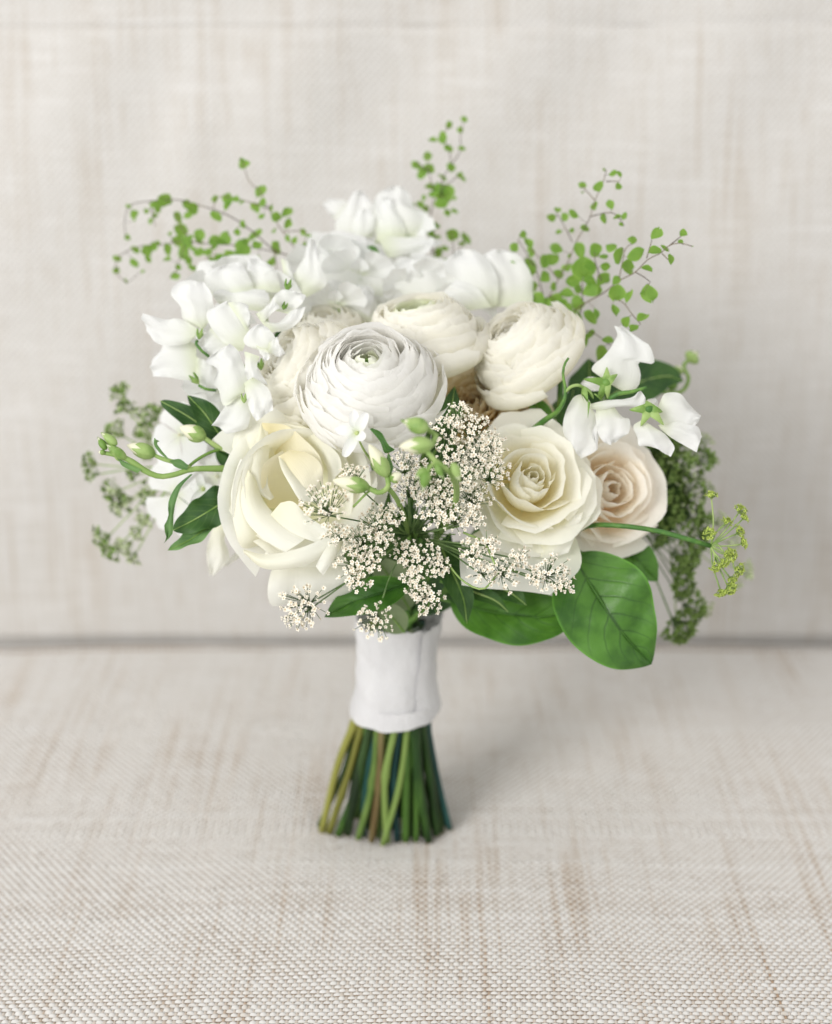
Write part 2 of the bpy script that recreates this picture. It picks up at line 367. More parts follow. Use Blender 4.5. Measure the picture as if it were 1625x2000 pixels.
def xf(V, pos=(0, 0, 0), rx=0, ry=0, rz=0):
    R = np.array((Matrix.Rotation(rz, 3, 'Z') @ Matrix.Rotation(ry, 3, 'Y') @ Matrix.Rotation(rx, 3, 'X'))); return V @ R.T + np.asarray(pos, float)
def patch(L, R, bulge=.4, ruf=.06, d=None, freq=8., nu=17, nv=22, roll=0., thick_end=0.):
    """a petal ruled between two edge curves given as (px, py, depth)"""
    conv = lambda q: [P(p[0], p[1], p[2] if len(p) > 2 else d) for p in q]
    l = spline(conv(L), nv); r = spline(conv(R), nv); u = np.linspace(0, 1, nu)
    ph = random.uniform(0, 6.3); V = []
    tw = -FWD; pl = .05 * (ruf > .04); cu = random.uniform(-.3, .6)
    for k in range(nv):
        v = k / (nv - 1); w = np.linalg.norm(r[k] - l[k])
        for a in u:
            p = l[k] * (1 - a) + r[k] * a
            b = .55 * bulge * (1 - (2 * a - 1) ** 2) * (.35 + .65 * sin(pi * min(1, v * .9 + .08))) * (1 - .5 * v) + pl * w * v ** .8 * (1 - .35 * v) * (sin(a * 9.5 + ph) + .5 * sin(a * 17 + ph * 3 + v * 2)) - cu * w * max(0, v - .7) ** 2 * 3
            e = ruf * (abs(2 * a - 1) ** 2 * .8 + v ** 3) * (sin(freq * v + ph + a * 3) + .5 * sin(freq * 2.1 * v + a * 9 + ph * 2)) + ruf * 1.2 * sin(a * 7 + ph) * v ** 1.5
            eg = max(abs(2 * a - 1), v) ** 5; e = e * 1.4 + (ruf * .75 * eg * (sin(17 * v + ph * 2 + a * 13) + .6 * sin(31 * v + a * 23 + ph)) if ruf > .04 else 0); V.append(p + tw * (b + e - roll * (v ** 4)) + nrm(np.cross(r[k] - l[k], tw)) * e * .25)
    U = np.stack(np.meshgrid(u, np.linspace(0, 1, nv)), -1).reshape(-1, 2)
    return np.array(V), gfaces(nu, nv), U
NECK = P(776, 1205, 3.2)
def stem_to_neck(t, start, direction, r=.14, mat=None):
    s = np.asarray(start, float); q = s + np.asarray(direction) * 2.2; n = NECK + np.array([random.uniform(-1.1, 1.1), random.uniform(-.9, 1.1), 0])
    m = (q * .45 + n * .55) + np.array([0, 0, -.5]); return tube("stem", [s, q, m, n, n + np.array([0, 0, -.8])], [r * .9, r, r, r * .8, r * .7], mat or M_stem, t)
def sepals(t, n, R, w, mat, z=-.1, droop=.5, tz=None):
    for i in range(n):
        V, F, U = fan(R, .5, ruf=.02, back=droop, narrow=w, nu=5, nv=6)
        taper = 1 - np.clip((U[:, 1] - .3) / .7, 0, 1) ** 1.3; V[:, 0] *= .25 + .75 * taper
        obj("sepal", xf(V, (0, 0, z), rz=2 * pi * i / n + random.uniform(-.2, .2)), F, mat, t, U)

FLOW = "flowers gathered in the bouquet"
def ranunculus(label, pos, facing, R, n=95, mat=None, roll=0, heart=.16, green=10, flat=1.0):
    M = frame(pos, facing, roll=roll); t = thing("ranunculus_flower", label, "flower", M, FLOW)
    for i in range(n):
        f = (i + .5) / n; th = i * 2.39996 + random.uniform(-.35, .35)
        rr = R * (.03 + .91 * f ** .64); zr = R * flat * (.54 + .08 * sin(pi * min(1, f * 1.6)) - .84 * max(0, f - .28) ** 1.5)
        rr *= random.uniform(.94, 1.06); zr += R * random.uniform(-.035, .04)
        b = rr + R * (.21 - .07 * f)
        if f > .9: rr += .06 * R
        prof = [(.04 * R, -.45 * R * flat), (b * .85, -.46 * R * flat), (b * 1.08, zr - R * (.13 + .2 * f)), (rr - R * .03, zr)]
        Wd = min(1.7, (.47 + .12 * f) * R / max(rr, .05 * R) + .12) * random.uniform(.85, 1.2)
        m = M_rang if i < green else mat
        V, F, U = cup(th, prof, Wd, kt=.09 + .07 * random.random(), pw=random.uniform(2.4, 3.6), curl=R * .035 * min(1, f * 3) * random.uniform(.2, 2.2), ruf=R * .018 * random.uniform(.3, 2.2),
                      spiral=.05, point=random.choice((0, 0, .02, .04)) * (f < .8), lean=random.uniform(-.06, .06) * (f < .85), nu=13, nv=11)
        obj("petal", V, F, m, t, U)
    if heart:
        mb = MB()
        for k in range(9):
            a = 2 * pi * k / 9; mb.tube([(.01 * R * cos(a), .01 * R * sin(a), .2 * R), (.035 * R * cos(a), .035 * R * sin(a), .47 * R * flat)], .018 * R, 3, 5)
        mb.out("heart", M_calyx, t)
    sepals(t, 5, R * .45, .7, M_calyx, z=-.47 * R * flat, droop=-.2)
    c = np.array(pos) - M[:3, 2] * .45 * R * flat; stem_to_neck(t, c, -M[:3, 2], .2)
    return t
def rose(name, label, pos, facing, R, layers, mat, mato=None, roll=0, extra=(), stem=True):
    M = frame(pos, facing, roll=roll); t = thing(name, label, "flower", M, FLOW)
    for li, (n, rr, zr, bg, W, curl, side, pt, jit) in enumerate(layers):
        jit *= 1.5
        for k in range(n):
            th = li * 1.1 + 2 * pi * k / n + random.uniform(-.28, .28)
            r1 = R * rr * random.uniform(1 - jit, 1 + jit); z1 = R * (zr + random.uniform(-jit, jit) * .5); b = R * bg
            prof = [(.05 * R, -.62 * R), (b * .95, -.60 * R), (b * 1.04, z1 - R * .45), (r1, z1)]
            V, F, U = cup(th, prof, W, kt=.20, pw=3., curl=R * curl * random.uniform(.6, 1.3), side=R * side, ruf=R * .014 * random.uniform(.4, 1.8) * (1 + li * .6), spiral=.10 if li < 4 else .06, point=pt, lean=random.uniform(-.04, .04), nu=17, nv=24)
            obj("petal", V, F, (mato if (mato and li >= len(layers) - 2) else mat), t, U)
    sepals(t, 5, R * .6, .5, M_calyx, z=-.6 * R, droop=.3)
    if stem: stem_to_neck(t, np.array(pos) - M[:3, 2] * .62 * R, -M[:3, 2], .24)
    return t
TEA = [(3, .09, .66, .2, 2.1, .0, 0, .0, .04), (3, .21, .72, .33, 1.8, .015, 0, .03, .05), (3, .37, .74, .50, 1.5, .04, .02, .05, .06),
       (3, .60, .68, .70, 1.45, .10, .07, .08, .08), (4, .88, .50, .92, 1.25, .20, .12, .09, .08), (5, 1.18, .18, 1.05, 1.1, .30, .14, .08, .08), (4, 1.42, -.12, 1.1, .95, .22, .10, .06, .08)]
GARDEN = [(4, .12, .42, .25, 1.5, .0, 0, .0, .1), (5, .24, .46, .36, 1.2, .02, 0, .02, .1), (6, .36, .5, .46, .9, .04, .0, .03, .1), (7, .5, .52, .58, .8, .05, .03, .02, .1),
          (7, .66, .48, .70, .75, .07, .05, .03, .08), (7, .84, .38, .84, .75, .12, .06, .03, .08), (6, 1.05, .2, .98, .8, .2, .08, .05, .08)]
BLU = [(4, .13, .46, .26, 1.6, .0, 0, .02, .1), (4, .30, .52, .42, 1.4, .03, .02, .03, .1), (5, .50, .54, .62, 1.15, .06, .05, .03, .1), (5, .76, .46, .82, 1.15, .14, .08, .04, .1), (5, 1.02, .22, 1.0, 1.1, .22, .10, .04, .1), (4, 1.2, -.05, 1.02, 1.0, .2, .1, .04, .1)]
BIG = [(2, .14, .36, .30, 1.9, .02, 0, .04, .08), (3, .34, .50, .52, 1.7, .06, .05, .06, .10), (3, .62, .62, .76, 1.55, .10, .08, .08, .10), (4, .90, .54, .98, 1.35, .22, .12, .07, .08),
       (5, 1.16, .30, 1.12, 1.15, .34, .16, .06, .08)]

# ---- ranunculus
ranunculus("large pure white ranunculus with a green eye in the middle of the bouquet", P(722, 752, -5.6), (-.05, .62, .80), 3.72, 66, M_ran, roll=.4, green=3, heart=.1)
ranunculus("cream ranunculus tucked behind the big white one, its pale green heart turned up", P(822, 668, -1.6), (-.18, .86, .42), 3.55, 66, M_ranc, roll=1.0)
ranunculus("swirled cream ranunculus under the maidenhair fern with loose lower petals", P(1026, 690, -1.8), (-.55, .60, .50), 3.3, 72, M_ranc, roll=2.1, green=0, heart=0)
ranunculus("cream ranunculus half hidden between the white sweet peas and the white ranunculus", P(598, 735, -2.8), (-.75, .45, .5), 3.3, 56, M_ranc, roll=.2, green=0, heart=0)
ranunculus("blurred cream ranunculus low behind the sweet peas and the white ranunculus", P(640, 660, 1.0), (-.1, .8, .6), 2.6, 40, M_ranc, roll=.7, green=0, heart=0)
# ---- roses
rose("cream_rose", "big open cream rose with a yellow heart beside the dark wavy leaves", P(582, 955, -4.6), (.16, .12, 1), 2.75, BIG[3:], M_rose, M_roseo, roll=.5)
rose("cream_rose", "cream tea rose with a tight spiral centre above the glossy leaf", P(1032, 945, -4.8), (.12, .30, .95), 2.25, TEA, M_rose, M_roseo, roll=.9)
rose("blush_rose", "blush rose with a peach heart at the outer edge, crossed by a thin green stalk", P(1188, 958, -1.8), (.22, .10, .95), 2.4, BLU, M_blush, None, roll=.3)
rose("ivory_spray_rose", "small shaded ivory rose deep under the cream ranunculus", P(925, 792, -1.2), (-.1, .3, .95), 1.75, GARDEN, M_tan, None, roll=.3)
rose("ivory_spray_rose", "small ivory rose peeping out above the cream tea rose, mostly hidden", P(1000, 815, -.4), (.2, .3, .93), 1.8, GARDEN, M_tan, None, roll=1.3)

def guard(t, items, mat, sp={}):
    for i, (L, R, kw) in enumerate(items):
        V, F, U = patch(L, R, **kw); obj("petal", V, F, sp.get(i, mat), t, U, world=True)
z3 = lambda *p: [(420 + q[0] / 4.0625, 780 + q[1] / 4.0625, *q[2:]) for q in p]
r1 = bpy.data.objects["cream_rose"]; r2 = bpy.data.objects["cream_rose.001"]
guard(r1, [(z3((560, 1000, -2.2), (480, 1250, -3.6), (425, 1450, -4.4), (420, 1590, -4.4), (450, 1640, -4.2)), z3((900, 1000, -2.2), (1010, 1250, -3.6), (1080, 1420, -4.4), (1080, 1540, -4.4), (1060, 1600, -4.2)), dict(bulge=.5, ruf=.05, nv=20, nu=17)),
    (z3((300, 600, -4.4), (150, 420, -4.6), (150, 300, -4.6), (230, 120, -4.4), (330, 90, -4.2)), z3((500, 500, -4), (440, 350, -4.6), (420, 250, -4.6), (410, 160, -4.4), (400, 100, -4.2)), dict(bulge=.4, ruf=.05, nv=26)),
    (z3((380, 1150, -5.0), (220, 1180, -5.6), (150, 1000, -5.8), (125, 760, -5.8), (170, 560, -5.6), (200, 480, -5.4)), z3((520, 1000, -4.6), (400, 950, -5.4), (300, 800, -5.6), (290, 640, -5.6), (300, 540, -5.4), (320, 450, -5.2)), dict(bulge=.9, ruf=.05, nv=26)),
    (z3((600, 180, -4.6), (760, 240, -5.0), (890, 350, -5.4), (985, 450, -5.6), (1000, 560, -5.6)), z3((620, 260, -4.4), (760, 360, -4.6), (850, 480, -5.0), (890, 560, -5.2), (900, 700, -5.0)), dict(bulge=.25, ruf=.04)),
    (z3((370, 185, -5.0), (560, 205, -5.2), (700, 310, -5.5), (815, 430, -5.8), (860, 560, -5.9)), z3((400, 420, -3.8), (500, 480, -3.8), (620, 540, -4.0), (740, 600, -4.4), (820, 700, -4.8)), dict(bulge=-.25, ruf=.03, nu=15)),
    (z3((362, 188, -5.4), (310, 420, -5.7), (285, 600, -5.7), (340, 740, -5.6), (430, 800, -5.4)), z3((372, 195, -5.4), (425, 380, -5.2), (420, 520, -5.2), (420, 680, -5.2), (470, 780, -5.2)), dict(bulge=.35, ruf=.03)),
    (z3((420, 860, -4.8), (370, 700, -5.6), (385, 520, -5.8), (530, 408, -5.8)), z3((720, 900, -3.0), (680, 750, -3.2), (610, 600, -3.6), (565, 430, -4.8)), dict(bulge=-.5, ruf=.02, nv=24)),
    (z3((505, 452, -6.3), (545, 570, -6.5), (620, 720, -6.6), (700, 850, -6.6)), z3((600, 400, -5.7), (740, 430, -5.9), (840, 520, -6.1), (860, 700, -6.2)), dict(bulge=.35, ruf=.03, nv=24)),
    (z3((500, 445, -6.5), (530, 560, -6.8), (600, 690, -6.9), (670, 800, -6.9)), z3((560, 500, -6.3), (640, 600, -6.4), (720, 700, -6.5), (790, 820, -6.6)), dict(bulge=.35, ruf=.02, nv=14)),
    (z3((260, 560, -5.9), (205, 760, -6.3), (240, 950, -6.5), (380, 1110, -6.7), (560, 1210, -6.8)), z3((330, 640, -5.6), (370, 780, -5.9), (460, 900, -6.2), (590, 1000, -6.4), (760, 1080, -6.6)), dict(bulge=.7, ruf=.03, nv=26)),
    (z3((440, 915, -6.4), (540, 1010, -6.7), (680, 1090, -6.9), (820, 1140, -7)), z3((520, 820, -6.8), (620, 812, -7.0), (740, 930, -7.1), (900, 1030, -7.1)), dict(bulge=.35, ruf=.03, nv=24)),
    (z3((228, 1190, -6.9), (400, 1230, -7.1), (640, 1190, -7.3), (900, 1090, -7.2)), z3((232, 1225, -6.8), (400, 1345, -7.2), (700, 1320, -7.3), (960, 1180, -7.1)), dict(bulge=.75, ruf=.02, nv=26)),
    (z3((985, 1080, -7.3), (880, 1180, -7.7), (795, 1330, -7.9)), z3((1030, 1110, -7.1), (960, 1250, -7.6), (860, 1395, -7.8)), dict(bulge=.45, ruf=.02))], M_rwh, {0: M_roseo, 4: M_rin, 5: M_rwh, 6: M_rin, 7: M_rin, 8: M_rwh})
guard(r2, [([(960, 1020, -2.5), (905, 1060, -4.2), (898, 1100, -4.8), (902, 1143, -5)], [(1100, 1010, -2.5), (1128, 1060, -4.2), (1132, 1110, -4.8), (1075, 1163, -5)], dict(bulge=.5, ruf=.04, nv=20, nu=17)),
           ([(1080, 1000, -4), (1110, 1010, -5), (1140, 1000, -5.2)], [(1010, 1060, -4), (1060, 1090, -5), (1110, 1080, -5.2)], dict(bulge=.4, ruf=.05))], M_roseo)
# ---------------------------------------------------------------- sweet peas
def calyx(t, base, d, R=.42, world=True, anc=None, mat=None):
    """five pointed green cup at base, opening along d"""
    d = nrm(d); M = wframe(base, d); A, Vv = np.meshgrid(np.linspace(0, 2 * pi, 31), np.linspace(0, 1, 8))
    tip = (np.abs(np.cos(A * 2.5)) ** 1.6); s = Vv * (.5 + .6 * tip)
    r = R * (.12 + .62 * np.clip(s / .5, 0, 1) ** .8 + .12 * np.clip(s - .6, 0, 1)); z = R * 2.0 * s
    V = np.stack([r * np.cos(A), r * np.sin(A), z], -1).reshape(-1, 3) @ M[:3, :3].T + base
    return obj("calyx", V, gfaces(31, 8), mat or M_calyx, t, np.stack([A / 6.3, Vv], -1).reshape(-1, 2), world, ancestor=anc)
def sweet_pea(label, pos, R, facing, up, group="white sweet peas"):
    M = frame(P(*pos), facing, up); t = thing("sweet_pea_blossom", label, "flower", M, group)
    V, F, U = fan(R, 1.75, notch=.14, ruf=.13, freq=7.5, back=.30, cupz=.12, nu=25, nv=12); obj("petal", V, F, M_white, t, U)
    for s in (-1, 1):
        V, F, U = fan(R * .8, .75, ruf=.06, cupz=.25, back=-.1, nu=13, nv=9); obj("petal", xf(V, (s * .12, -.05, .2), rx=.75, ry=s * .65, rz=-s * .45), F, M_white, t, U)
    V, F, U = fan(R * .45, .6, ruf=.02, fold=.9, nu=9, nv=6); obj("keel", xf(V, (0, 0, .25), rx=1.1), F, M_white, t, U)
    b = M[:3, 3] - M[:3, 2] * .5 - M[:3, 1] * .25; calyx(t, b, M[:3, 2] + M[:3, 1] * .3, .34)
    tube("pedicel", [b + nrm(M[:3, 2]) * .1, b - M[:3, 2] * .5 - M[:3, 1] * .4, b - M[:3, 1] * 1.0 - M[:3, 2] * 1.8], .06, M_stemp, t)
    return t
def patch_flower(name, label, base, petals, d, calyx_at=None, calyx_dir=None, group="white sweet peas", mat=None, pedicel=None, cr=.4):
    bx = P(base[0], base[1], d); t = thing(name, label, "flower", frame(bx, (0, 0, 1)), group)
    for i, pt in enumerate(petals):
        L, R, kw = pt if len(pt) == 3 else (*pt, {})
        kw = dict(kw); dd = kw.pop('d', d - .25 * i); V, F, U = patch(L, R, d=dd, **kw)
        obj("petal", V, F, mat or M_white, t, U, world=True)
    if calyx_at: calyx(t, P(calyx_at[0], calyx_at[1], calyx_at[2]), CV(calyx_dir), cr)
    if pedicel: tube("pedicel", [P(*q) for q in pedicel], .08, M_stem, t)
    return t
def Z(sx, ox, oy):                               # zoom picture coordinates -> photo pixels
    return lambda *pts: [(ox + p[0] / sx, oy + p[1] / sx, *p[2:]) for p in pts]
z8 = Z(5.078, 1080, 580); z1 = Z(3.611, 250, 480); z7 = Z(4.392, 150, 720)
SP = "white sweet peas"
patch_flower("sweet_pea_blossom", "highest white sweet pea of the outer spray, green star calyx seen from behind", (1183, 745),
    [(z8((540, 840), (430, 760), (385, 702), (500, 590), (600, 480), (640, 380), (605, 285)), z8((560, 860), (720, 940), (842, 900), (872, 770), (850, 650), (1000, 655), (960, 490), (870, 420), (700, 292)), dict(bulge=.7, ruf=.10, nv=26, nu=17)),
     (z8((500, 860), (430, 800), (340, 800), (270, 860)), z8((500, 900), (460, 930), (380, 930), (300, 900)), dict(bulge=.2, d=-3.2))], -4.2)
t = bpy.data.objects["sweet_pea_blossom"]
def star_sepals(t, c, tips, d, w=.25):
    for (x, y) in tips:
        a = P(*c, d); b = P(x, y, d + .1); m = (a + b) / 2 - FWD * .18; C = spline([a, m, b], 9); side = nrm(np.cross(b - a, FWD)); V = []; U = []
        for k in range(9):
            v = k / 8; ww = w * (1.25 - 1.1 * v ** .8) if v < 1 else .01
            for j, q in enumerate((-1, -.5, 0, .5, 1)): V.append(C[k] + side * q * ww - FWD * (.06 * (1 - q * q))); U.append(((q + 1) / 2, v))
        obj("sepal", V, gfaces(5, 9), M_calyx, t, U, world=True)
    mb = MB(); A = P(*c, d); M = wframe(A, -FWD); 
    th, r = np.meshgrid(np.linspace(0, 2 * pi, 13), np.linspace(0.01, 1, 5)); h = .16 * (1 - r ** 2) + .05
    V = np.stack([.26 * r * np.cos(th), .26 * r * np.sin(th), h], -1).reshape(-1, 3) @ M[:3, :3].T + A; obj("calyx", V, gfaces(13, 5), M_stem, t, None, world=True)
star_sepals(t, z8((525, 850))[0], z8((535, 695), (300, 815), (640, 765), (440, 1000), (545, 1010)), -4.9)
tube("pedicel", [P(*z8((520, 860))[0], -4.9), P(*z8((500, 950))[0], -4.9), P(*z8((470, 1010))[0], -4.6)], .09, M_calyx, t)
t2 = patch_flower("sweet_pea_blossom", "white sweet pea hanging mouth down between the tea rose and the blush rose", (1150, 790),
    [(z8((320, 960), (200, 1000), (110, 1200), (110, 1380), (200, 1490)), z8((360, 1060), (430, 1200), (400, 1350), (440, 1500), (275, 1610)), dict(bulge=.6, ruf=.09, nv=26)),
     (z8((340, 1000), (420, 1180), (390, 1350), (420, 1450)), z8((380, 1060), (460, 1250), (450, 1400), (440, 1530)), dict(bulge=.1)),
     (z8((420, 1090), (430, 1250), (470, 1400), (550, 1462)), z8((600, 1080), (690, 1190), (756, 1210), (750, 1330), (625, 1445)), dict(bulge=.55, ruf=.07)),
     (z8((340, 1070), (500, 1030), (700, 1010), (800, 985), (857, 918)), z8((350, 1105), (480, 1120), (650, 1085), (800, 1090), (900, 1110), (920, 1000)), dict(bulge=.35, ruf=.05))],
    -4.8, (*z8((300, 885))[0], -5.6), (.35, -.85, .2), cr=.36)
for a, b in (((345, 1040), (345, 1210)), ((400, 960), (490, 1030))):
    V, F, U = patch(z8(a, b), z8((a[0] + 28, a[1]), b), d=-5.9, bulge=.1, ruf=.0, nu=4, nv=8); obj("sepal", V, F, M_calyx, t2, U, world=True)
t3 = patch_flower("sweet_pea_blossom", "white sweet pea with spread petals farthest out on the spray, green star calyx in front", (1265, 800),
    [(z8((920, 1030), (960, 1010), (1010, 1005)), z8((1000, 1120), (1040, 1090), (1042, 1030)), dict(bulge=.2, d=-4.0)),
     (z8((1030, 1120), (1080, 1000), (1130, 952), (1260, 955), (1350, 1060), (1472, 1180)), z8((1060, 1260), (1200, 1310), (1320, 1400), (1400, 1290), (1440, 1240)), dict(bulge=.6, ruf=.09, nv=26)),
     (z8((1040, 1270), (1250, 1240), (1350, 1270), (1440, 1285), (1475, 1380)), z8((1070, 1310), (1150, 1380), (1300, 1470), (1425, 1545)), dict(bulge=.25, ruf=.06)),
     (z8((880, 1220), (800, 1290), (840, 1400), (860, 1480), (980, 1475)), z8((1000, 1290), (1100, 1350), (1170, 1430), (1207, 1500), (1165, 1582)), dict(bulge=.5, ruf=.08, nv=26))], -4.9)
star_sepals(t3, z8((950, 1110))[0], z8((755, 1120), (1088, 1140), (870, 1285), (1100, 1272), (925, 1030)), -6.0, .28)
# the stalk that carries the three
ts = thing("sweet_pea_stalk", "branching green flower stalk with curling tips that carries the outer sweet peas", "stem", frame(P(1060, 830, -4), (0, 0, 1)))
tube("stalk", [P(1020, 860, -2.5), P(*z8((-90, 1230))[0], -4.2), P(*z8((30, 1150))[0], -5), P(*z8((105, 1040))[0], -5.6), P(*z8((125, 930))[0], -5.7), P(*z8((100, 770))[0], -5.8), P(*z8((115, 670))[0], -5.8), P(*z8((155, 605))[0], -5.9)], [.19, .19, .17, .14, .12, .09, .07, .06], M_stem, ts)
tube("stalk", [P(*z8((125, 940))[0], -5.7), P(*z8((180, 890))[0], -5.8), P(*z8((250, 875))[0], -5.8), P(*z8((310, 900))[0], -5.6)], .085, M_calyx, ts)
tube("stalk", [P(*z8((560, 1010))[0], -5.4), P(*z8((650, 960))[0], -5.6), P(*z8((780, 940))[0], -5.7), P(*z8((930, 895))[0], -5.8)], [.12, .12, .1, .07], M_stem, ts)
# left cluster, traced
pf = patch_flower
pf("sweet_pea_blossom", "outermost sweet pea of the left-hand cluster, one petal up and one sideways", (393, 640),
   [(z1((520, 592), (400, 530), (370, 430), (302, 345), (340, 265), (440, 240)), z1((530, 592), (590, 500), (600, 420), (585, 330), (540, 258)), dict(bulge=.6, ruf=.09, nv=26)),
    (z1((515, 600), (380, 520), (250, 515), (108, 478)), z1((480, 645), (400, 690), (235, 700), (120, 600)), dict(bulge=.35, ruf=.08))], -3.0, (*z1((500, 660))[0], -3.6), (.2, .9, .3),
    pedicel=[(*z1((490, 670))[0], -3.5), (*z1((480, 690))[0], -3.6), (*z1((520, 740))[0], -3.6), (*z1((570, 780))[0], -3.4)], cr=.26)
pf("sweet_pea_blossom", "translucent drooping sweet pea below the outermost one, above the dark leaves", (375, 740),
   [(z1((480, 700), (400, 665), (250, 690), (170, 810)), z1((490, 900), (430, 950), (300, 930), (165, 920)), dict(bulge=.5, ruf=.07)),
    (z1((480, 780), (520, 800), (600, 820)), z1((480, 960), (560, 1010), (650, 1000)), dict(bulge=.2))], -2.4, (*z1((500, 975))[0], -3.2), (-.5, .6, .3),
    pedicel=[(*z1((620, 1020))[0], -3.0), (*z1((550, 1010))[0], -3.3), (*z1((500, 985))[0], -3.2)], cr=.3)
pf("sweet_pea_blossom", "hooded white sweet pea in the middle of the left-hand cluster", (470, 640),
   [(z1((810, 745), (650, 660), (548, 490), (610, 430), (690, 388)), z1((860, 620), (840, 540), (800, 460), (760, 415), (730, 392)), dict(bulge=.7, ruf=.07, nv=24)),
    (z1((700, 400), (760, 395), (830, 410), (868, 470)), z1((840, 600), (850, 560), (860, 540), (868, 512)), dict(bulge=.35)),
    (z1((600, 560), (540, 650), (520, 720)), z1((800, 740), (700, 760), (600, 790)), dict(bulge=.3, d=-3.2))], -4.0)
pf("sweet_pea_blossom", "large flared white sweet pea lowest in the cluster, over dark leaf tips", (480, 770),
   [(z1((790, 1060), (700, 1110), (650, 1190), (597, 1262)), z1((850, 1050), (865, 1190), (830, 1290), (700, 1325)), dict(bulge=.45, ruf=.06)),
    (z1((800, 1050), (680, 1130), (640, 1020), (600, 960), (630, 870), (548, 812), (640, 745)), z1((845, 1030), (835, 900), (800, 800), (775, 740), (720, 690)), dict(bulge=.7, ruf=.09, nv=26))], -5.2,
   (*z1((818, 1110))[0], -6.0), (.05, .9, .3), cr=.22)
pf("sweet_pea_blossom", "sweet pea with small folded hood and long twisted petal beside the white ranunculus", (505, 690),
   [(z1((980, 745), (870, 720), (812, 670), (860, 590), (920, 548)), z1((1000, 730), (1030, 700), (1040, 650), (1000, 590), (950, 560)), dict(bulge=.5, ruf=.07)),
    (z1((990, 690), (1040, 640), (1060, 650)), z1((990, 750), (1060, 785), (1102, 760)), dict(bulge=.2)),
    (z1((820, 745), (825, 860), (835, 940)), z1((930, 780), (915, 860), (982, 985)), dict(bulge=.45, ruf=.06, freq=5)),
    (z1((812, 975), (830, 1040), (855, 1150), (905, 1235)), z1((880, 928), (985, 1000), (1018, 1090), (1025, 1160)), dict(bulge=.5, ruf=.07)),
    (z1((900, 700), (940, 780), (960, 800)), z1((990, 740), (1000, 790), (980, 815)), dict(bulge=.15))], -5.4)
pf("sweet_pea_blossom", "cupped white sweet pea with a green slit at its centre next to the cream ranunculus", (555, 615),
   [(z1((970, 440), (1020, 370), (1080, 312), (1160, 310)), z1((1130, 480), (1190, 440), (1235, 400), (1250, 350)), dict(bulge=-.3, ruf=.07)),
    (z1((890, 470), (960, 525), (1060, 540), (1150, 455)), z1((1000, 615), (1130, 592), (1220, 520), (1252, 430)), dict(bulge=.5, ruf=.05)),
    (z1((900, 480), (960, 440), (1030, 362)), z1((960, 540), (1010, 480), (1070, 440)), dict(bulge=.2))], -3.9, (*z1((1095, 450))[0], -4.0), (.3, .6, .6), cr=.2)
pf("sweet_pea_blossom", "shell shaped white sweet pea at the top of the cluster under the fern", (440, 560),
   [(z1((700, 400), (560, 290), (550, 200), (640, 140)), z1((900, 330), (870, 250), (830, 170), (790, 110)), dict(bulge=.7, ruf=.10)),
    (z1((650, 420), (600, 350), (640, 300)), z1((950, 470), (1000, 380), (960, 300)), dict(bulge=.5, ruf=.08))], -1.6)
pf("sweet_pea_blossom", "upright white sweet pea behind the cupped one, beside bright fern leaflets", (510, 565),
   [(z1((880, 330), (850, 220), (845, 150), (860, 88)), z1((1080, 330), (1060, 230), (1040, 170), (960, 105)), dict(bulge=.5, ruf=.09))], -1.2)
pf("sweet_pea_blossom", "tall white sweet pea with one long pointed petal over the bright fern leaflets", (590, 560),
   [(z1((1110, 260), (1190, 170), (1250, 50), (1290, -60)), z1((1260, 362), (1400, 275), (1370, 160), (1320, -20)), dict(bulge=.6, ruf=.09)),
    (z1((1080, 90), (1130, 110), (1150, 200)), z1((1110, 290), (1180, 300), (1230, 330)), dict(bulge=.4))], -.6)
zt_ = Z(4.514, 600, 210)
pf("sweet_pea_blossom", "topmost soft white sweet pea with a small pointed petal on its outer side", (700, 460),
   [(zt_((430, 1200), (270, 1120), (255, 1000), (330, 890), (400, 760), (440, 735)), zt_((560, 1200), (610, 1000), (570, 850), (490, 735)), dict(bulge=.7, ruf=.10, nv=18, d=5.2)),
    (zt_((310, 980), (230, 975), (135, 860)), zt_((400, 900), (330, 820), (190, 805)), dict(bulge=.2, d=5.6)),
    (zt_((420, 1200), (400, 1100), (405, 1000), (450, 900)), zt_((500, 1200), (580, 1090), (600, 980), (560, 890)), dict(bulge=.5, d=4.6))], 5.2)
pf("sweet_pea_blossom", "topmost soft white sweet pea with a broad rounded banner touching the slender fern sprig", (780, 460),
   [(zt_((620, 1200), (590, 1000), (585, 850), (640, 745), (760, 688)), zt_((960, 1180), (1070, 1060), (1060, 935), (940, 870), (900, 760), (830, 695)), dict(bulge=1.0, ruf=.12, nv=22, nu=19, d=4.6)),
    (zt_((600, 1180), (640, 1050), (600, 900), (640, 800), (720, 790)), zt_((860, 1160), (860, 1050), (800, 930), (760, 850), (740, 800)), dict(bulge=.5, d=4.0)),
    (zt_((620, 1130), (800, 1140), (1000, 1150), (1190, 1180)), zt_((700, 1310), (770, 1320), (950, 1270), (1170, 1215)), dict(bulge=.5, ruf=.06, d=3.6))], 4.6)
pf("sweet_pea_blossom", "soft white sweet pea with a wide greyish banner between the curled tendrils and the cluster", (660, 540),
   [([(610, 610), (585, 560), (600, 500), (640, 462)], [(742, 610), (748, 560), (735, 500), (690, 468)], dict(bulge=.7, ruf=.12, nv=18, d=2.6)), ([(625, 620), (640, 590), (690, 555)], [(745, 640), (740, 600), (715, 560)], dict(bulge=.4, d=1.6))], 2.6)
pf("sweet_pea_blossom", "soft white sweet pea with a rounded upright petal beside the ruffled one", (835, 560),
   [([(795, 605), (772, 560), (778, 520), (800, 508)], [(895, 605), (905, 570), (885, 535), (850, 518)], dict(bulge=.5, ruf=.10, nv=16, d=1.8))], 2.0)
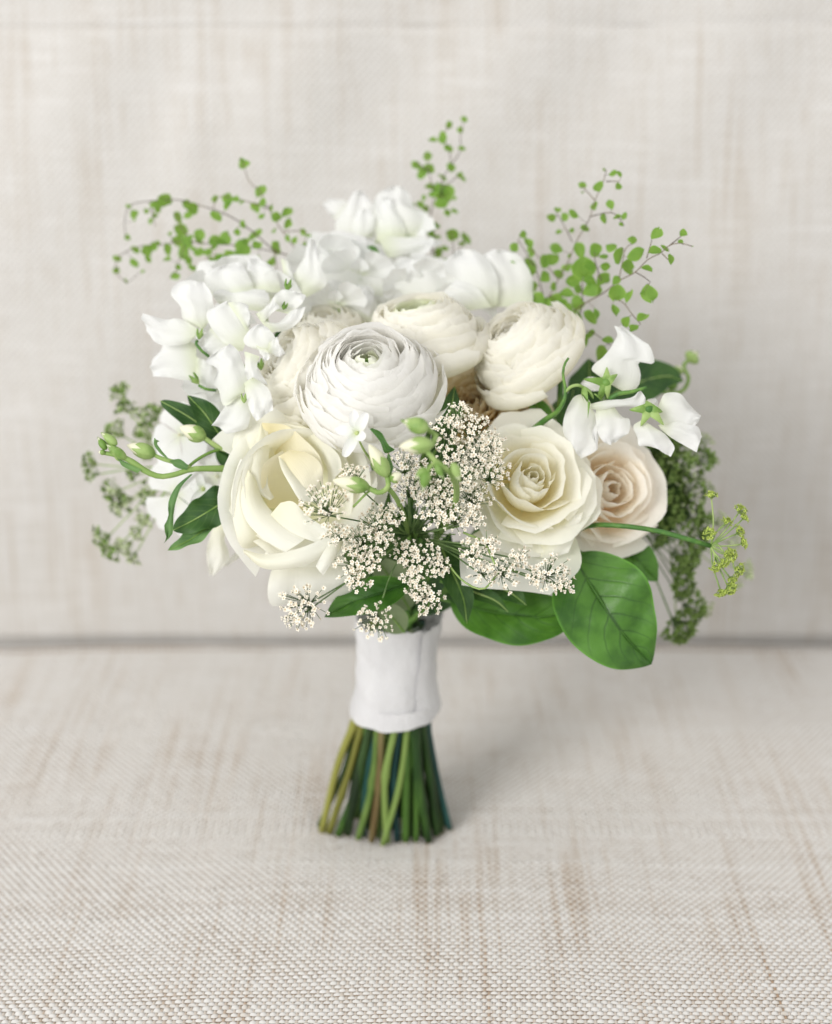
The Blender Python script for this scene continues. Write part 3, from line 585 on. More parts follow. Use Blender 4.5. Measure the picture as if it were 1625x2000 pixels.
pf("sweet_pea_blossom", "ruffled white sweet pea with two tall pleated petals leaning to the lacy fern", (950, 545),
   [([(905, 600), (878, 560), (868, 515), (892, 488)], [(970, 600), (972, 550), (955, 508), (925, 486)], dict(bulge=.5, ruf=.12, nv=18, d=1.0)),
    ([(950, 600), (950, 545), (938, 505), (962, 486)], [(1040, 600), (1040, 545), (1015, 500), (985, 488)], dict(bulge=.5, ruf=.12, nv=18, d=1.6)), ([(900, 610), (880, 590), (860, 575)], [(960, 600), (930, 560), (890, 545)], dict(bulge=.3, d=.6))], 1.4)
# back row, softer
for lab, pos, R, fc, up in (
    ("blurred sideways sweet pea under the topmost pair, its wing pointing at the fern", (800, 470, 4.4), 1.5, (.7, .2, .6), (1, -.1, 0)),
    ("blurred white sweet pea over the curled green tendrils behind the white ranunculus", (640, 520, 3.4), 2.2, (-.3, .3, 1), (-.3, 1, 0)),
    ("greyish blurred sweet pea in the hollow between topmost blooms and cream ranunculus", (700, 540, 2.6), 2.1, (.1, .3, 1), (.1, 1, 0)),
    ("blurred white sweet pea low in front of the hollow, right above the cream ranunculus", (660, 600, 1.2), 1.7, (-.1, .5, 1), (0, 1, 0)),
    ("blurred white sweet pea directly below the tall fern sprig", (815, 560, 2.4), 1.9, (-.2, .3, 1), (-.35, 1, 0)),
    ("white sweet pea filling the back of the left-hand cluster under the fern frond", (440, 570, .8), 2.2, (-.3, .3, 1), (-.5, 1, 0)),
    ("upward facing sweet pea between the shell shaped and the tall pointed one", (520, 590, .4), 2.2, (-.1, .5, 1), (.1, 1, 0)),
    ("white sweet pea glimpsed through the cluster above the large flared bloom", (430, 680, -1.0), 2.2, (-.4, .2, 1), (-.7, .6, 0)),
    ("blurred sweet pea under the topmost group, above the curled tendrils", (735, 500, 5.2), 1.6, (.1, .2, 1), (.2, 1, 0)),
    ("blurred low sweet pea right behind the upturned cream ranunculus", (735, 610, 3.0), 1.9, (.1, .4, 1), (.1, 1, 0)),
    ("blurred white sweet pea in the dip between the two back cream ranunculus", (905, 600, 2.4), 1.8, (.1, .4, 1), (.1, 1, 0)),
    ("faint white sweet pea in the shade behind the drooping translucent one", (430, 760, -.6), 1.8, (-.4, -.1, 1), (-.3, -1, 0))):
    sweet_pea(lab, pos, R * 1.22, fc, up)

# ---------------------------------------------------------------- lower left: phlox-like white blooms and star flowers
def five(name, label, pos, R, facing, roll=0, ang=.62, narrow=1., ruf=.05, mat=None, group=None, cupz=.15, back=.2):
    M = frame(P(*pos), facing, roll=roll); t = thing(name, label, "flower", M, group)
    for i in range(5):
        V, F, U = fan(R * random.uniform(.9, 1.08), ang, notch=.05, ruf=ruf, freq=4, cupz=cupz, back=back, narrow=narrow, nu=11, nv=9)
        obj("petal", xf(V, (0, 0, .02 * i), rz=2 * pi * i / 5 + random.uniform(-.12, .12)), F, mat or M_white, t, U)
    mb = MB()
    for k in range(5): a = k * 1.257; mb.tube([(0, 0, -.1), (.07 * cos(a), .07 * sin(a), .16)], .035, 3, 5)
    mb.out("eye", M_bud, t); b = M[:3, 3]
    tube("pedicel", [b - M[:3, 2] * .05, b - M[:3, 2] * 1.1, b - M[:3, 2] * 1.8 + nrm(NECK - b) * 1.2], [.1, .07, .07], M_stemp, t)
    return t
G2 = "white phlox blooms at the lower left"
five("phlox_bloom", "rounded white bloom behind the hairy bud stalks, below the dark leaves", (352, 850, .2), 1.9, (-.35, .2, 1), .3, group=G2)
five("phlox_bloom", "white bloom with broad petals at the outer lower edge, behind the long bud stalk", (345, 965, .6), 2.3, (-.5, -.1, 1), .9, group=G2)
five("phlox_bloom", "white bloom tucked between the lower dark leaf and the big cream rose", (425, 930, .2), 2.2, (-.2, -.2, 1), 1.6, group=G2)
five("phlox_bloom", "pale bloom glimpsed above the lower dark leaf, its petals in shade", (425, 830, 0), 2.0, (-.2, .1, 1), 2.2, group=G2)
pf("phlox_bloom", "drooping half folded white bloom under the big cream rose, lowest of the left-hand blooms", (440, 1000),
   [(((470, 990), (490, 1040), (480, 1060), (432, 1105)), ((510, 1000), (505, 1050), (478, 1082), (440, 1108)), dict(bulge=.2, d=.4)),
    (((425, 985), (412, 1040), (404, 1080), (410, 1124)), ((478, 1000), (440, 1045), (447, 1090), (418, 1124)), dict(bulge=.5, ruf=.06))], -.6, group=G2, mat=M_roseo)
def star(label, c, tips, d, w=.2):
    t = thing("star_flower", label, "flower", frame(P(*c, d), (0, 0, 1)), "small white star flowers")
    for (x, y, dd) in tips:
        a = P(*c, d); b = P(x, y, d + dd); C = spline([a, (a + b) / 2 - FWD * .12, b], 10); side = nrm(np.cross(b - a, FWD)); V = []; U = []
        for k in range(10):
            v = k / 9; ww = w * (.35 + .75 * sin(pi * min(1, .12 + v * .75))) * (1 if v < .95 else .6)
            for q in (-1, -.5, 0, .5, 1): V.append(C[k] + side * q * ww + FWD * (.09 * (1 - q * q)) - FWD * .1); U.append(((q + 1) / 2, v))
        obj("petal", V, gfaces(5, 10), M_star, t, U, world=True)
    tube("eye", [P(*c, d - .2), P(*c, d + .1)], .12, M_bud, t); tube("pedicel", [P(*c, d), P(c[0] + 12, c[1] + 30, d + 1.2), P(c[0] + 40, c[1] + 70, d + 3)], .06, M_stemp, t)
star("small white star flower with narrow petals at the foot of the white ranunculus", (697, 846), [(690, 803, .2), (716, 806, -.4), (655, 838, .1), (672, 892, -.2), (712, 858, -.6)], -9.2, .24)
star("small white star flower among the bud stalks by the lower dark leaf", (397, 955), [(388, 925, 0), (375, 985, -.2), (415, 950, -.3), (412, 972, -.3), (372, 950, .1)], -2.6, .2)

# ---------------------------------------------------------------- buds
def bud(t, tail, tip, r=.3, d=None, calf=.5, name="bud"):
    a = P(*tail); b = P(*tip); C = b - a; L = np.linalg.norm(C); M = wframe(a, C)
    A, Vv = np.meshgrid(np.linspace(0, 2 * pi, 13), np.linspace(0, 1, 12))
    rr = r * np.sin(pi * np.clip(Vv * .97 + .015, 0, 1) ** .8) ** .75 * (1 + .07 * np.cos(A * 5 + Vv * 3)); V = np.stack([rr * np.cos(A), rr * np.sin(A), Vv * L], -1).reshape(-1, 3) @ M[:3, :3].T + a
    o = obj(name, V, gfaces(13, 12), M_bud, t, np.stack([A / 6.3, Vv], -1).reshape(-1, 2), world=True)
    s = Vv * (calf + .35 * np.abs(np.cos(A * 2.5)) ** 2 - .12); rr = r * 1.10 * np.sin(pi * np.clip(s * .97 + .015, 0, 1) ** .8) ** .75 + .012
    V = np.stack([rr * np.cos(A), rr * np.sin(A), s * L - .03], -1).reshape(-1, 3) @ M[:3, :3].T + a
    obj("calyx", V, gfaces(13, 12), M_calyx, t, np.stack([A / 6.3, Vv], -1).reshape(-1, 2), world=True)
def px(zz, q): return (*zz((q[0], q[1]))[0], q[2])
t = thing("bud_stalk", "fuzzy pale green bud stalk with closed buds reaching out past the lower left blooms", "stem", frame(P(450, 915, -5), (0, 0, 1)), "bud stalks")
tube("stalk", [P(*px(z7, q)) for q in ((1480, 860, -3), (1300, 858, -4.6), (1000, 862, -5.6), (850, 905, -5.9), (720, 925, -6), (600, 885, -6.1), (460, 790, -6.2), (330, 740, -6.2), (210, 720, -6.2))], [.19, .19, .18, .15, .14, .14, .16, .14, .10], M_stemp, t, sides=8)
tube("stalk", [P(*px(z7, q)) for q in ((990, 870, -5.5), (920, 830, -5.6), (830, 800, -5.6), (740, 775, -5.6), (660, 740, -5.6))], [.14, .13, .12, .10], M_stemp, t, sides=8)
tube("stalk", [P(*px(z7, q)) for q in ((1400, 720, -3.5), (1240, 685, -4.3), (1160, 640, -4.5), (1090, 590, -4.6))], [.14, .13, .11], M_stemp, t, sides=8)
tube("stalk", [P(*px(z7, q)) for q in ((1240, 685, -4.3), (1120, 730, -4.8), (1020, 790, -5.2), (960, 840, -5.5))], .08, M_calyx, t)
bud(t, px(z7, (670, 740, -5.6)), px(z7, (430, 655, -5.8)), .36, calf=.62); bud(t, px(z7, (1100, 595, -4.6)), px(z7, (885, 500, -4.8)), .40, calf=.45)
bud(t, px(z7, (420, 770, -6.3)), px(z7, (255, 650, -6.5)), .22, calf=.9, name="leaf_bud"); bud(t, px(z7, (340, 650, -6.4)), px(z7, (215, 552, -6.4)), .20, calf=.9, name="leaf_bud")
bud(t, px(z7, (250, 690, -6.3)), px(z7, (182, 590, -6.3)), .17, calf=.9, name="leaf_bud"); bud(t, px(z7, (380, 790, -6.1)), px(z7, (310, 690, -6.2)), .16, calf=.9, name="leaf_bud")
bud(t, px(z7, (240, 720, -6.3)), px(z7, (185, 715, -6.3)), .12, calf=.9, name="leaf_bud")
def leafpart(t, L, R, mat, d, bulge=.15, ruf=.03, name="leaflet"):
    V, F, U = patch(L, R, d=d, bulge=bulge, ruf=ruf, nu=7, nv=14); return obj(name, V, F, mat, t, U, world=True)
leafpart(t, z7((770, 775), (690, 700), (655, 640), (668, 590)), z7((790, 770), (740, 720), (690, 640), (705, 625)), M_leafs, -5.8)
leafpart(t, z7((975, 905), (850, 1010), (790, 1130), (790, 1260), (750, 1350), (770, 1440), (750, 1490)), z7((995, 905), (900, 1010), (855, 1130), (825, 1260), (825, 1350), (820, 1420), (752, 1492)), M_leafs, -5.7, .12, .05)
leafpart(t, z7((560, 870), (440, 810), (350, 770)), z7((520, 895), (400, 840), (350, 775)), M_leafs, -6.3)
leafpart(t, z7((960, 830), (880, 775), (790, 790)), z7((940, 870), (860, 850), (800, 800)), M_leafs, -5.9)
t = thing("bud_stalk", "blurred pale green bud stalk nearest the lens, arching over the lace flowers", "stem", frame(P(840, 880, -13), (0, 0, 1)), "bud stalks")
tube("stalk", [P(810, 838, -13.4), P(845, 840, -13.0), (P(852, 862, -13.2)), P(832, 878, -13.8), P(850, 900, -13.6), P(880, 925, -13), P(892, 960, -9), P(880, 1010, -6), P(850, 1060, -2)], [.12, .13, .14, .16, .15, .14, .12, .1], M_stemp, t, sides=8)
tube("stalk", [P(850, 902, -13.6), P(838, 915, -13.8), P(832, 928, -13.9)], .1, M_stemp, t)
bud(t, (836, 838, -13.8), (788, 822, -13.6), .34, calf=.95); bud(t, (845, 868, -13.8), (780, 872, -13.8), .36, calf=.5)
bud(t, (834, 918, -13.8), (826, 958, -13.8), .22, calf=.95); bud(t, (884, 905, -13.2), (898, 938, -13.2), .2, calf=.95); bud(t, (850, 905, -13.6), (866, 935, -13.7), .15, calf=.95)
bud(t, (832, 915, -13.8), (812, 935, -13.8), .18, calf=.95)
t = thing("bud_stalk", "pale green stalk with two white tipped buds low beside the white ranunculus", "stem", frame(P(750, 940, -10), (0, 0, 1)), "bud stalks")
tube("stalk", [P(715, 950, -10.2), P(740, 962, -10.2), P(758, 950, -10.2), P(755, 925, -10.2)], .13, M_stemp, t, sides=8)
tube("stalk", [P(760, 955, -10), P(775, 975, -8.5), P(790, 1010, -6), P(800, 1060, -2)], .12, M_stemp, t, sides=8)
tube("stalk", [P(690, 990, -9.6), P(720, 960, -10), P(735, 955, -10.1)], .06, M_stemp, t)
bud(t, (756, 930, -10.3), (721, 868, -10.5), .36, calf=.45); bud(t, (720, 952, -10.3), (650, 938, -10.4), .36, calf=.42); bud(t, (764, 938, -10.2), (784, 925, -10.4), .24, calf=.35)
leafpart(t, [(722, 838), (742, 862), (752, 885), (768, 880)], [(727, 836), (745, 845), (758, 868), (772, 878)], M_leafg, -9.6)
leafpart(t, [(745, 920), (752, 905), (758, 885)], [(762, 930), (768, 912), (760, 886)], M_leafs, -10)

# ---------------------------------------------------------------- leaves
def leaf(name, label, pts, wid, mat, normal=(0, 0, 1), fold=.25, wave=.0, wf=5, serr=0, tip=.85, group=None, twist=0, nu=13, nv=40, petiole=True, pk=.85, rib=M_calyx):
    C = spline([P(*p) for p in pts], nv); t = thing(name, label, "leaf", frame(C[0], (0, 0, 1)), group)
    if mat is M_leafg: nu, nv = 25, 70; C = spline([P(*p) for p in pts], nv)
    n0 = CV(normal); T = np.gradient(C, axis=0); V = []; U = []; mids = []; ph = random.uniform(0, 6)
    for k in range(nv):
        v = k / (nv - 1); tt = nrm(T[k]); side = nrm(np.cross(tt, n0)); nn = nrm(np.cross(side, tt))
        an = twist * v; side, nn = side * cos(an) + nn * sin(an), nn * cos(an) - side * sin(an)
        w = wid * max(.012, sin(pi * min(1, v) ** pk) ** tip)
        if serr: w *= 1 + serr * ((k % 2) - .5)
        mids.append(C[k] + nn * .02)
        for j in range(nu):
            a = 2 * j / (nu - 1) - 1; f = fold
            z = abs(a) * w * sin(f) + wave * sin(wf * v * pi + ph + (1 if a > 0 else 0) * 1.4) * a * a * w + .05 * w * sin(v * 14 + abs(a) * 3) + (.035 * wid * abs(sin(pi * (v * 6.5 - 2.1 * abs(a) ** 1.25))) * (1 - abs(a)) * min(1, abs(a) * 4) if mat is M_leafg else 0)
            V.append(C[k] + side * a * w * cos(f) + nn * z); U.append((j / (nu - 1), v))
    obj("blade", V, gfaces(nu, nv), mat, t, U, world=True)
    tube("midrib", mids, [.07, .05, .02], rib, t, n=nv)
    if petiole:
        d0 = nrm(C[0] - C[3]); tube("petiole", [C[1], C[0] + d0 * .3, C[0] + d0 * 1.5], .08, M_stem, t)
    return t
GL = "leaves of the bouquet"
leaf("glossy_leaf", "large glossy bright green leaf with sunken veins hanging lowest over the seat gap", [(1118, 1085, -3.2), (1165, 1160, -3.9), (1215, 1235, -4.0), (1272, 1297, -3.2)], 2.55, M_leafg, (-.1, .25, 1), .14, .06, group=GL, pk=.80, tip=.72, rib=M_leafg)
leaf("glossy_leaf", "broad glossy leaf lying sideways behind dark narrow ones under the tea rose", [(880, 1175, -.6), (960, 1195, -1.2), (1060, 1205, -1.4), (1130, 1185, -1.0)], 1.75, M_leafg, (0, .5, 1), .1, .05, group=GL, pk=.9, tip=.7, rib=M_leafg)
leaf("glossy_leaf", "small pointed green leaf half hidden between the blush rose and the large glossy leaf", [(1200, 1080, 0), (1240, 1090, -.4), (1285, 1135, -.2)], 1.0, M_leafg, (0, .3, 1), .2, group=GL, rib=M_leafg)
leaf("glossy_leaf", "green leaf with a serrated edge poking out under the big cream rose", [(800, 1140, -3.4), (740, 1160, -4.0), (680, 1180, -4.2), (634, 1205, -4.0)], 1.0, M_leafg, (0, .5, 1), .2, .05, serr=.05, group=GL, rib=M_leafg)
leaf("narrow_leaf", "dark narrow leaf with a rounded tip, uppermost of the pair above the bud stalks", [(478, 905, -1.6), (425, 855, -2.6), (370, 815, -3.2), (313, 783, -3.4)], .62, M_leafd, (-.1, .3, 1), .15, .1, group=GL, pk=1.0, tip=.55)
leaf("narrow_leaf", "dark wavy leaf with a hooked tip lying over its neighbour above the bud stalks", [(480, 900, -2.4), (430, 850, -3.2), (400, 808, -3.5), (366, 772, -3.6)], .75, M_leafd, (.3, .1, 1), .3, .25, group=GL, pk=1.1, tip=.8)
leaf("narrow_leaf", "wide dark green leaf with wavy edges sweeping down from the big cream rose", [(485, 950, -3.2), (430, 985, -4.3), (380, 1015, -4.9), (338, 1036, -5.0)], .95, M_leafd, (.2, .4, 1), .15, .22, wf=7, group=GL, pk=.9, tip=.6)
leaf("narrow_leaf", "curled green leaf strip with a twisted tip below the wide dark leaf", [(452, 1000, -3.8), (405, 1030, -4.6), (370, 1055, -4.8), (328, 1075, -4.8)], .52, M_leafs, (.3, .8, .6), .5, .35, wf=6, group=GL, pk=1.2, twist=.5)
leaf("narrow_leaf", "dark leaf in the gap between the bud stalks and the big cream rose", [(475, 900, -1.4), (445, 890, -1.2), (420, 878, -1)], .7, M_leafd, (0, .2, 1), .2, group=GL)
leaf("narrow_leaf", "dark narrow leaf hanging straight down beside the fabric wrap", [(862, 1070, -1.6), (885, 1120, -3.2), (905, 1170, -3.6), (912, 1218, -3.2)], .75, M_leafd, (.1, .2, 1), .25, .15, group=GL)
leaf("narrow_leaf", "thin dark light-edged leaf just under the lowest petal of the tea rose", [(905, 1150, -2.4), (940, 1162, -3), (970, 1175, -3.1), (992, 1195, -3)], .42, M_leafd, (0, .5, 1), .3, .2, group=GL)
leaf("narrow_leaf", "short dark leaf poking out below the petals of the tea rose, by the thin one", [(960, 1140, -2), (1000, 1160, -3.0), (1028, 1182, -3.2)], .6, M_leafd, (0, .4, 1), .25, .1, group=GL)
leaf("narrow_leaf", "dark leaf upright between the white ranunculus and the lace flowers", [(850, 880, -3), (868, 840, -3.8), (880, 800, -3.8), (888, 755, -3.2)], .7, M_leafd, (.3, 0, 1), .25, .1, group=GL)
leaf("narrow_leaf", "dark leaf in the shadow behind the lace flower rays", [(760, 1140, -.5), (735, 1060, -2), (700, 990, -2.8)], .85, M_leafd, (.1, .1, 1), .2, .1, group=GL)
leaf("narrow_leaf", "deep green leaf in the shadow under the hub of the lace flower", [(800, 1180, 0), (850, 1110, -1.4), (880, 1040, -2)], .95, M_leafd, (.1, .1, 1), .2, .1, group=GL)
leaf("sage_leaf", "pale sage green leaf underside in the hollow under the lace flower hub", [(800, 1190, -.2), (770, 1140, -1.4), (730, 1085, -1.6)], 1.15, M_sage, (0, .1, 1), .2, group=GL, petiole=False)
leaf("sage_leaf", "small sage green leaf pressed against the top of the fabric wrap", [(790, 1235, -.6), (765, 1205, -1.2), (735, 1170, -1.4)], .75, M_sage, (0, .1, 1), .3, group=GL, petiole=False)
leaf("glossy_leaf", "green leaf standing in the gap beside the swirled ranunculus", [(1060, 850, -1), (1055, 810, -1.6), (1040, 775, -1.4)], .7, M_leafg, (0, 0, 1), .3, group=GL)
leaf("glossy_leaf", "dark blurred leaf behind the outer sweet pea spray", [(1180, 780, 2.5), (1240, 750, 3), (1300, 735, 3.2), (1335, 745, 3.2)], 1.3, M_leafd, (0, .3, 1), .2, group=GL)
leaf("glossy_leaf", "dark blurred leaf behind the lower right edge of the swirled ranunculus", [(1130, 800, 2), (1150, 740, 2), (1150, 700, 2)], 1.1, M_leafd, (0, .1, 1), .2, group=GL)
for lab, a, b, c, w_ in (("shadowy leaf deep behind the lace flowers", (770, 1180, 2), (790, 1080, 1.2), (800, 980, .5), 1.7), ("shadowy leaf deep behind the lace flowers on the rose side", (820, 1200, 2), (880, 1110, 1.2), (940, 1060, .8), 1.5),
    ("shadowy leaf at the base of the big cream rose", (740, 1190, 2), (690, 1100, 1.5), (640, 1050, 1.2), 1.6), ("shadowy leaf in the hollow under the spray rose", (850, 1000, 2), (900, 880, 1.2), (930, 760, .8), 1.7),
    ("dark leaf mass behind the blush rose, uppermost", (1225, 960, 4), (1275, 900, 3.6), (1315, 850, 3.4), 1.3), ("dark leaf behind the blush rose pointing at the green umbel", (1225, 980, 3.6), (1290, 990, 3.4), (1350, 1010, 3.2), 1.1), ("dark leaf hanging behind the blush rose", (1250, 900, 4), (1290, 960, 3.8), (1300, 1050, 3.6), 1.4),
    ("shadowy leaf below the blush rose", (1060, 1120, 1), (1130, 1080, .5), (1170, 1050, .3), 1.4), ("shadowy leaf between the left-hand sweet peas and the white ranunculus", (560, 800, 2), (575, 700, 1), (600, 580, 1.5), 1.5),
    ("shadowy leaf far inside beside the tea rose", (1090, 900, 2), (1110, 820, 1.5), (1120, 760, 1.5), 1.5)):
    leaf("filler_leaf", lab, [a, b, c], w_, M_leafd, (0, .1, 1), .2, .1, group=GL, petiole=False)

# ---------------------------------------------------------------- umbels of tiny flowers
def floret_mesh(name, mat, r=.15, spread=.35):
    mb = MB()
    for k in range(5):
        a = 2 * pi * k / 5 + random.uniform(-.15, .15); R = r * random.uniform(.8, 1.15)
        V = np.array([(0, 0, 0), (.36, .38, .22), (0, .62, .30), (-.36, .38, .22), (.28, .95, .18), (-.28, .95, .18), (0, 1.0, .30)]) * R
        V[:, 2] += spread * V[:, 1] * random.uniform(.3, 1)
        mb.add(xf(V, rz=a), [(0, 1, 2), (0, 2, 3), (1, 4, 6, 2), (3, 2, 6, 5)], [(.5, 0), (.8, .5), (.5, .6), (.2, .5), (.8, 1), (.2, 1), (.5, 1)])
    V = np.array([(cos(2 * pi * k / 6) * r * .22, sin(2 * pi * k / 6) * r * .22, r * .12) for k in range(6)] + [(0, 0, r * .42)])
    mb.add(V, [(k, (k + 1) % 6, 6) for k in range(6)], [(0, .05)] * 7)
    return mkmesh(name, np.vstack(mb.v), mb.f, mat, np.vstack(mb.uv))
def setm(o, M):
    B = Matrix([list(r) for r in M]); B.translation = B.translation * K; o.matrix_local = B
NFL, EXTRA = {}, {}
def umbellet(t, hub, c, out, rad, n, meshes, raymat, dome=.55, ray=True, fsize=1., ped=.018, rayr=.04, depth=1.2):
    """one small head: a ray from the hub, fine pedicels and florets on a dome"""
    out = nrm(out); base = c - out * rad * depth; M = wframe(c, out)
    pts = []
    for k in range(n):
        f = math.sqrt((k + .5) / n); a = k * 2.39996 + random.uniform(-.3, .3); rr = rad * f * random.uniform(.85, 1.25)
        pts.append((M[:3, :3] @ np.array([rr * cos(a), rr * sin(a), rad * dome * (1 - f * f) + random.uniform(-.09, .12) * rad]) + c))
    mb = MB()
    if ray: mb.tube([hub, (hub + base) / 2 + out * rad * .15 + RNG.normal(0, .1, 3), base], rayr, 6, 5)
    for p in pts: mb.tube([base, (base + p) / 2 + out * .03, p], ped, 3, 3, cap=False)
    ul = mb.out("umbellet", raymat, t, True)
    Mi = np.linalg.inv(MAT[t.name])
    for p in pts:
        W = wframe(p, nrm(p - base) * .7 + out * .3 + RNG.normal(0, .28, 3)); s = fsize * random.uniform(.75, 1.2); W[:3, :3] *= s
        me = random.choice(meshes); count = NFL.get(t.name, 0)
        if count >= 300: EXTRA.setdefault(t.name, []).append((me, W)); continue
        NFL[t.name] = count + 1; o = bpy.data.objects.new("floret", me); COL.objects.link(o); o.parent = ul; setm(o, Mi @ W)
    return ul
def fbud_mesh(name, mat, r):
    mb = MB()
    for k in range(3):
        a = 2.1 * k + random.random(); c = np.array([cos(a), sin(a), random.uniform(-.3, .6)]) * r * .55; th, ph = np.meshgrid(np.linspace(0, 2 * pi, 6), np.linspace(0, pi, 4)); q = r * random.uniform(.45, .62)
        mb.add(np.stack([q * np.sin(ph) * np.cos(th), q * np.sin(ph) * np.sin(th), q * np.cos(ph)], -1).reshape(-1, 3) + c, gfaces(6, 4), np.stack([th, 1 - ph / pi * .8], -1).reshape(-1, 2))
    return mkmesh(name, np.vstack(mb.v), mb.f, mat, np.vstack(mb.uv))
FLW = [floret_mesh("lace_floret", M_floret, random.choice((.11, .13, .15)), random.choice((.2, .6, 1.1))) for _ in range(7)] + [fbud_mesh("lace_floret", M_floret, random.choice((.08, .1))) for _ in range(4)]; FLG = [floret_mesh("green_floret", M_floretg, .10, .8) for _ in range(4)]
FLB = [floret_mesh("seed_floret", M_floretb, .22, .9) for _ in range(4)]; FLL = [floret_mesh("pale_floret", M_floretl, .15, .8) for _ in range(4)]
def umbel(label, hubp, items, d, meshes, raymat, n=26, cat="flower", name="lace_flower", group=None, stem_pts=None, outw=.32, fsize=1., dome=.55, sr=.11, depth=1.1, fw=(.35, .62)):
    hub = P(*hubp); t = thing(name, label, cat, frame(hub, (0, 0, 1)), group)
    for it in items:
        x, y, r = it[:3]; dd = it[3] if len(it) > 3 else d; c = P(x, y, dd); rad = r / FX * (77 + dd) * (1.2 if name == 'seed_head' else 1)
        o = nrm(c - hub) * outw + CV((0, fw[0], fw[1])) * (1 - outw) * 1.6; umbellet(t, hub, c, o, rad, max(5, int(n * 1.42 * (r / 34) ** 1.3)), meshes, raymat, fsize=fsize, dome=dome, depth=depth)
    if t.name in EXTRA:                               # past 300 florets the rest are one mesh
        mb = MB()
        for me, W in EXTRA[t.name]:
            V = np.array([v.co for v in me.vertices]) / K; uv = np.zeros((len(V), 2)); L = me.uv_layers[0].data
            for lp in me.loops: uv[lp.vertex_index] = L[lp.index].uv
            mb.add(V @ W[:3, :3].T + W[:3, 3], [tuple(p.vertices) for p in me.polygons], uv)
        tag(mb.out("floret_mass", meshes[0].materials[0], t, True), kind="stuff")
    tube("stalk", [P(*q) for q in (stem_pts or [hubp, (hubp[0] - 10, hubp[1] + 60, hubp[2] + 3), (780, 1200, 3.2)])], sr, M_stem, t)
    return t
GA = "lace flower heads"
umbel("lace flower head on the tea rose side climbing past the white ranunculus", (812, 1042, -3.2),
      [(898, 808, 26), (872, 838, 28), (925, 838, 36), (962, 868, 28), (880, 880, 34, -7.2), (935, 885, 38), (960, 922, 36, -8.2), (905, 925, 38), (925, 968, 34), (870, 960, 34), (893, 1008, 36), (848, 1000, 34), (922, 1012, 24)], -7.4, FLW, M_ray, n=30, group=GA)
umbel("lace flower head reaching in front of the big cream rose", (800, 1045, -3.4),
      [(634, 985, 46, -9.6), (690, 930, 26, -8.6), (735, 1022, 36), (765, 1005, 24), (705, 1052, 34), (690, 1095, 34), (722, 1095, 26), (700, 1135, 24), (660, 1045, 24, -8.6), (745, 1055, 22), (790, 905, 32), (825, 930, 34), (800, 955, 30, -7.6), (838, 968, 28)], -7.6, FLW, M_ray, n=30, group=GA)
umbel("lace flower head with loose umbellets drooping over the fabric wrap", (805, 1052, -3.0),
      [(592, 1182, 44, -6.2), (575, 1210, 20, -6.2), (732, 1212, 38, -5.2), (790, 1078, 26), (830, 1092, 32), (858, 1105, 22), (815, 1150, 24), (838, 1172, 30), (800, 1125, 18)], -6.4, FLW, M_ray, n=30, group=GA, fw=(.1, .8))
umbel("lace flower head strung across the lower petals of the tea rose", (822, 1050, -3.2),
      [(925, 1082, 30), (955, 1062, 22), (945, 1120, 26), (985, 1118, 34), (1015, 1088, 20), (1078, 1120, 36, -7.6), (1100, 1140, 22, -7.6), (1045, 1128, 20)], -7.4, FLW, M_ray, n=28, group=GA, fw=(.2, .8))
# dark ray fan at the hub
for k in range(26):
    a = random.uniform(0, 2 * pi); L = random.uniform(60, 110); tube("stalk", [P(808, 1046, -2.6), P(808 + cos(a) * L * .5, 1046 + sin(a) * L * .4, -3.4), P(808 + cos(a) * L, 1046 + sin(a) * L * .75, -4.6)], .035, M_ray, bpy.data.objects["lace_flower"], sides=4)
tube("stalk", [P(870, 1095, -6), P(905, 1135, -7), P(945, 1150, -7.4), P(975, 1115, -7.4)], .05, M_calyx, bpy.data.objects["lace_flower.003"])
tube("stalk", [P(905, 1040, -6.4), P(945, 1060, -7.2), P(968, 1105, -7.6)], .055, M_calyx, bpy.data.objects["lace_flower.003"])
# green umbel in front at the right
umbel("yellow green umbel on a long bare stalk reaching out past the blush rose", (1388, 1066, -5.2),
      [(1390, 970, 10), (1418, 1020, 9), (1386, 1044, 12), (1445, 998, 12), (1452, 1012, 8), (1442, 1040, 11), (1450, 1062, 9), (1420, 1080, 10), (1412, 1096, 12), (1396, 1108, 9), (1440, 1112, 13), (1430, 1085, 9), (1424, 1148, 14), (1408, 1155, 10), (1428, 1130, 10)],
      -5.6, FLG, M_stemp, n=80, name="green_umbel", stem_pts=[(1388, 1066, -5.2), (1340, 1052, -5.2), (1280, 1036, -5.0), (1200, 1026, -4.6), (1140, 1030, -3.0), (1080, 1070, 0), (900, 1160, 3)], fsize=1.0, sr=.13, depth=.55, dome=.8, fw=(.3, .3), outw=.8)
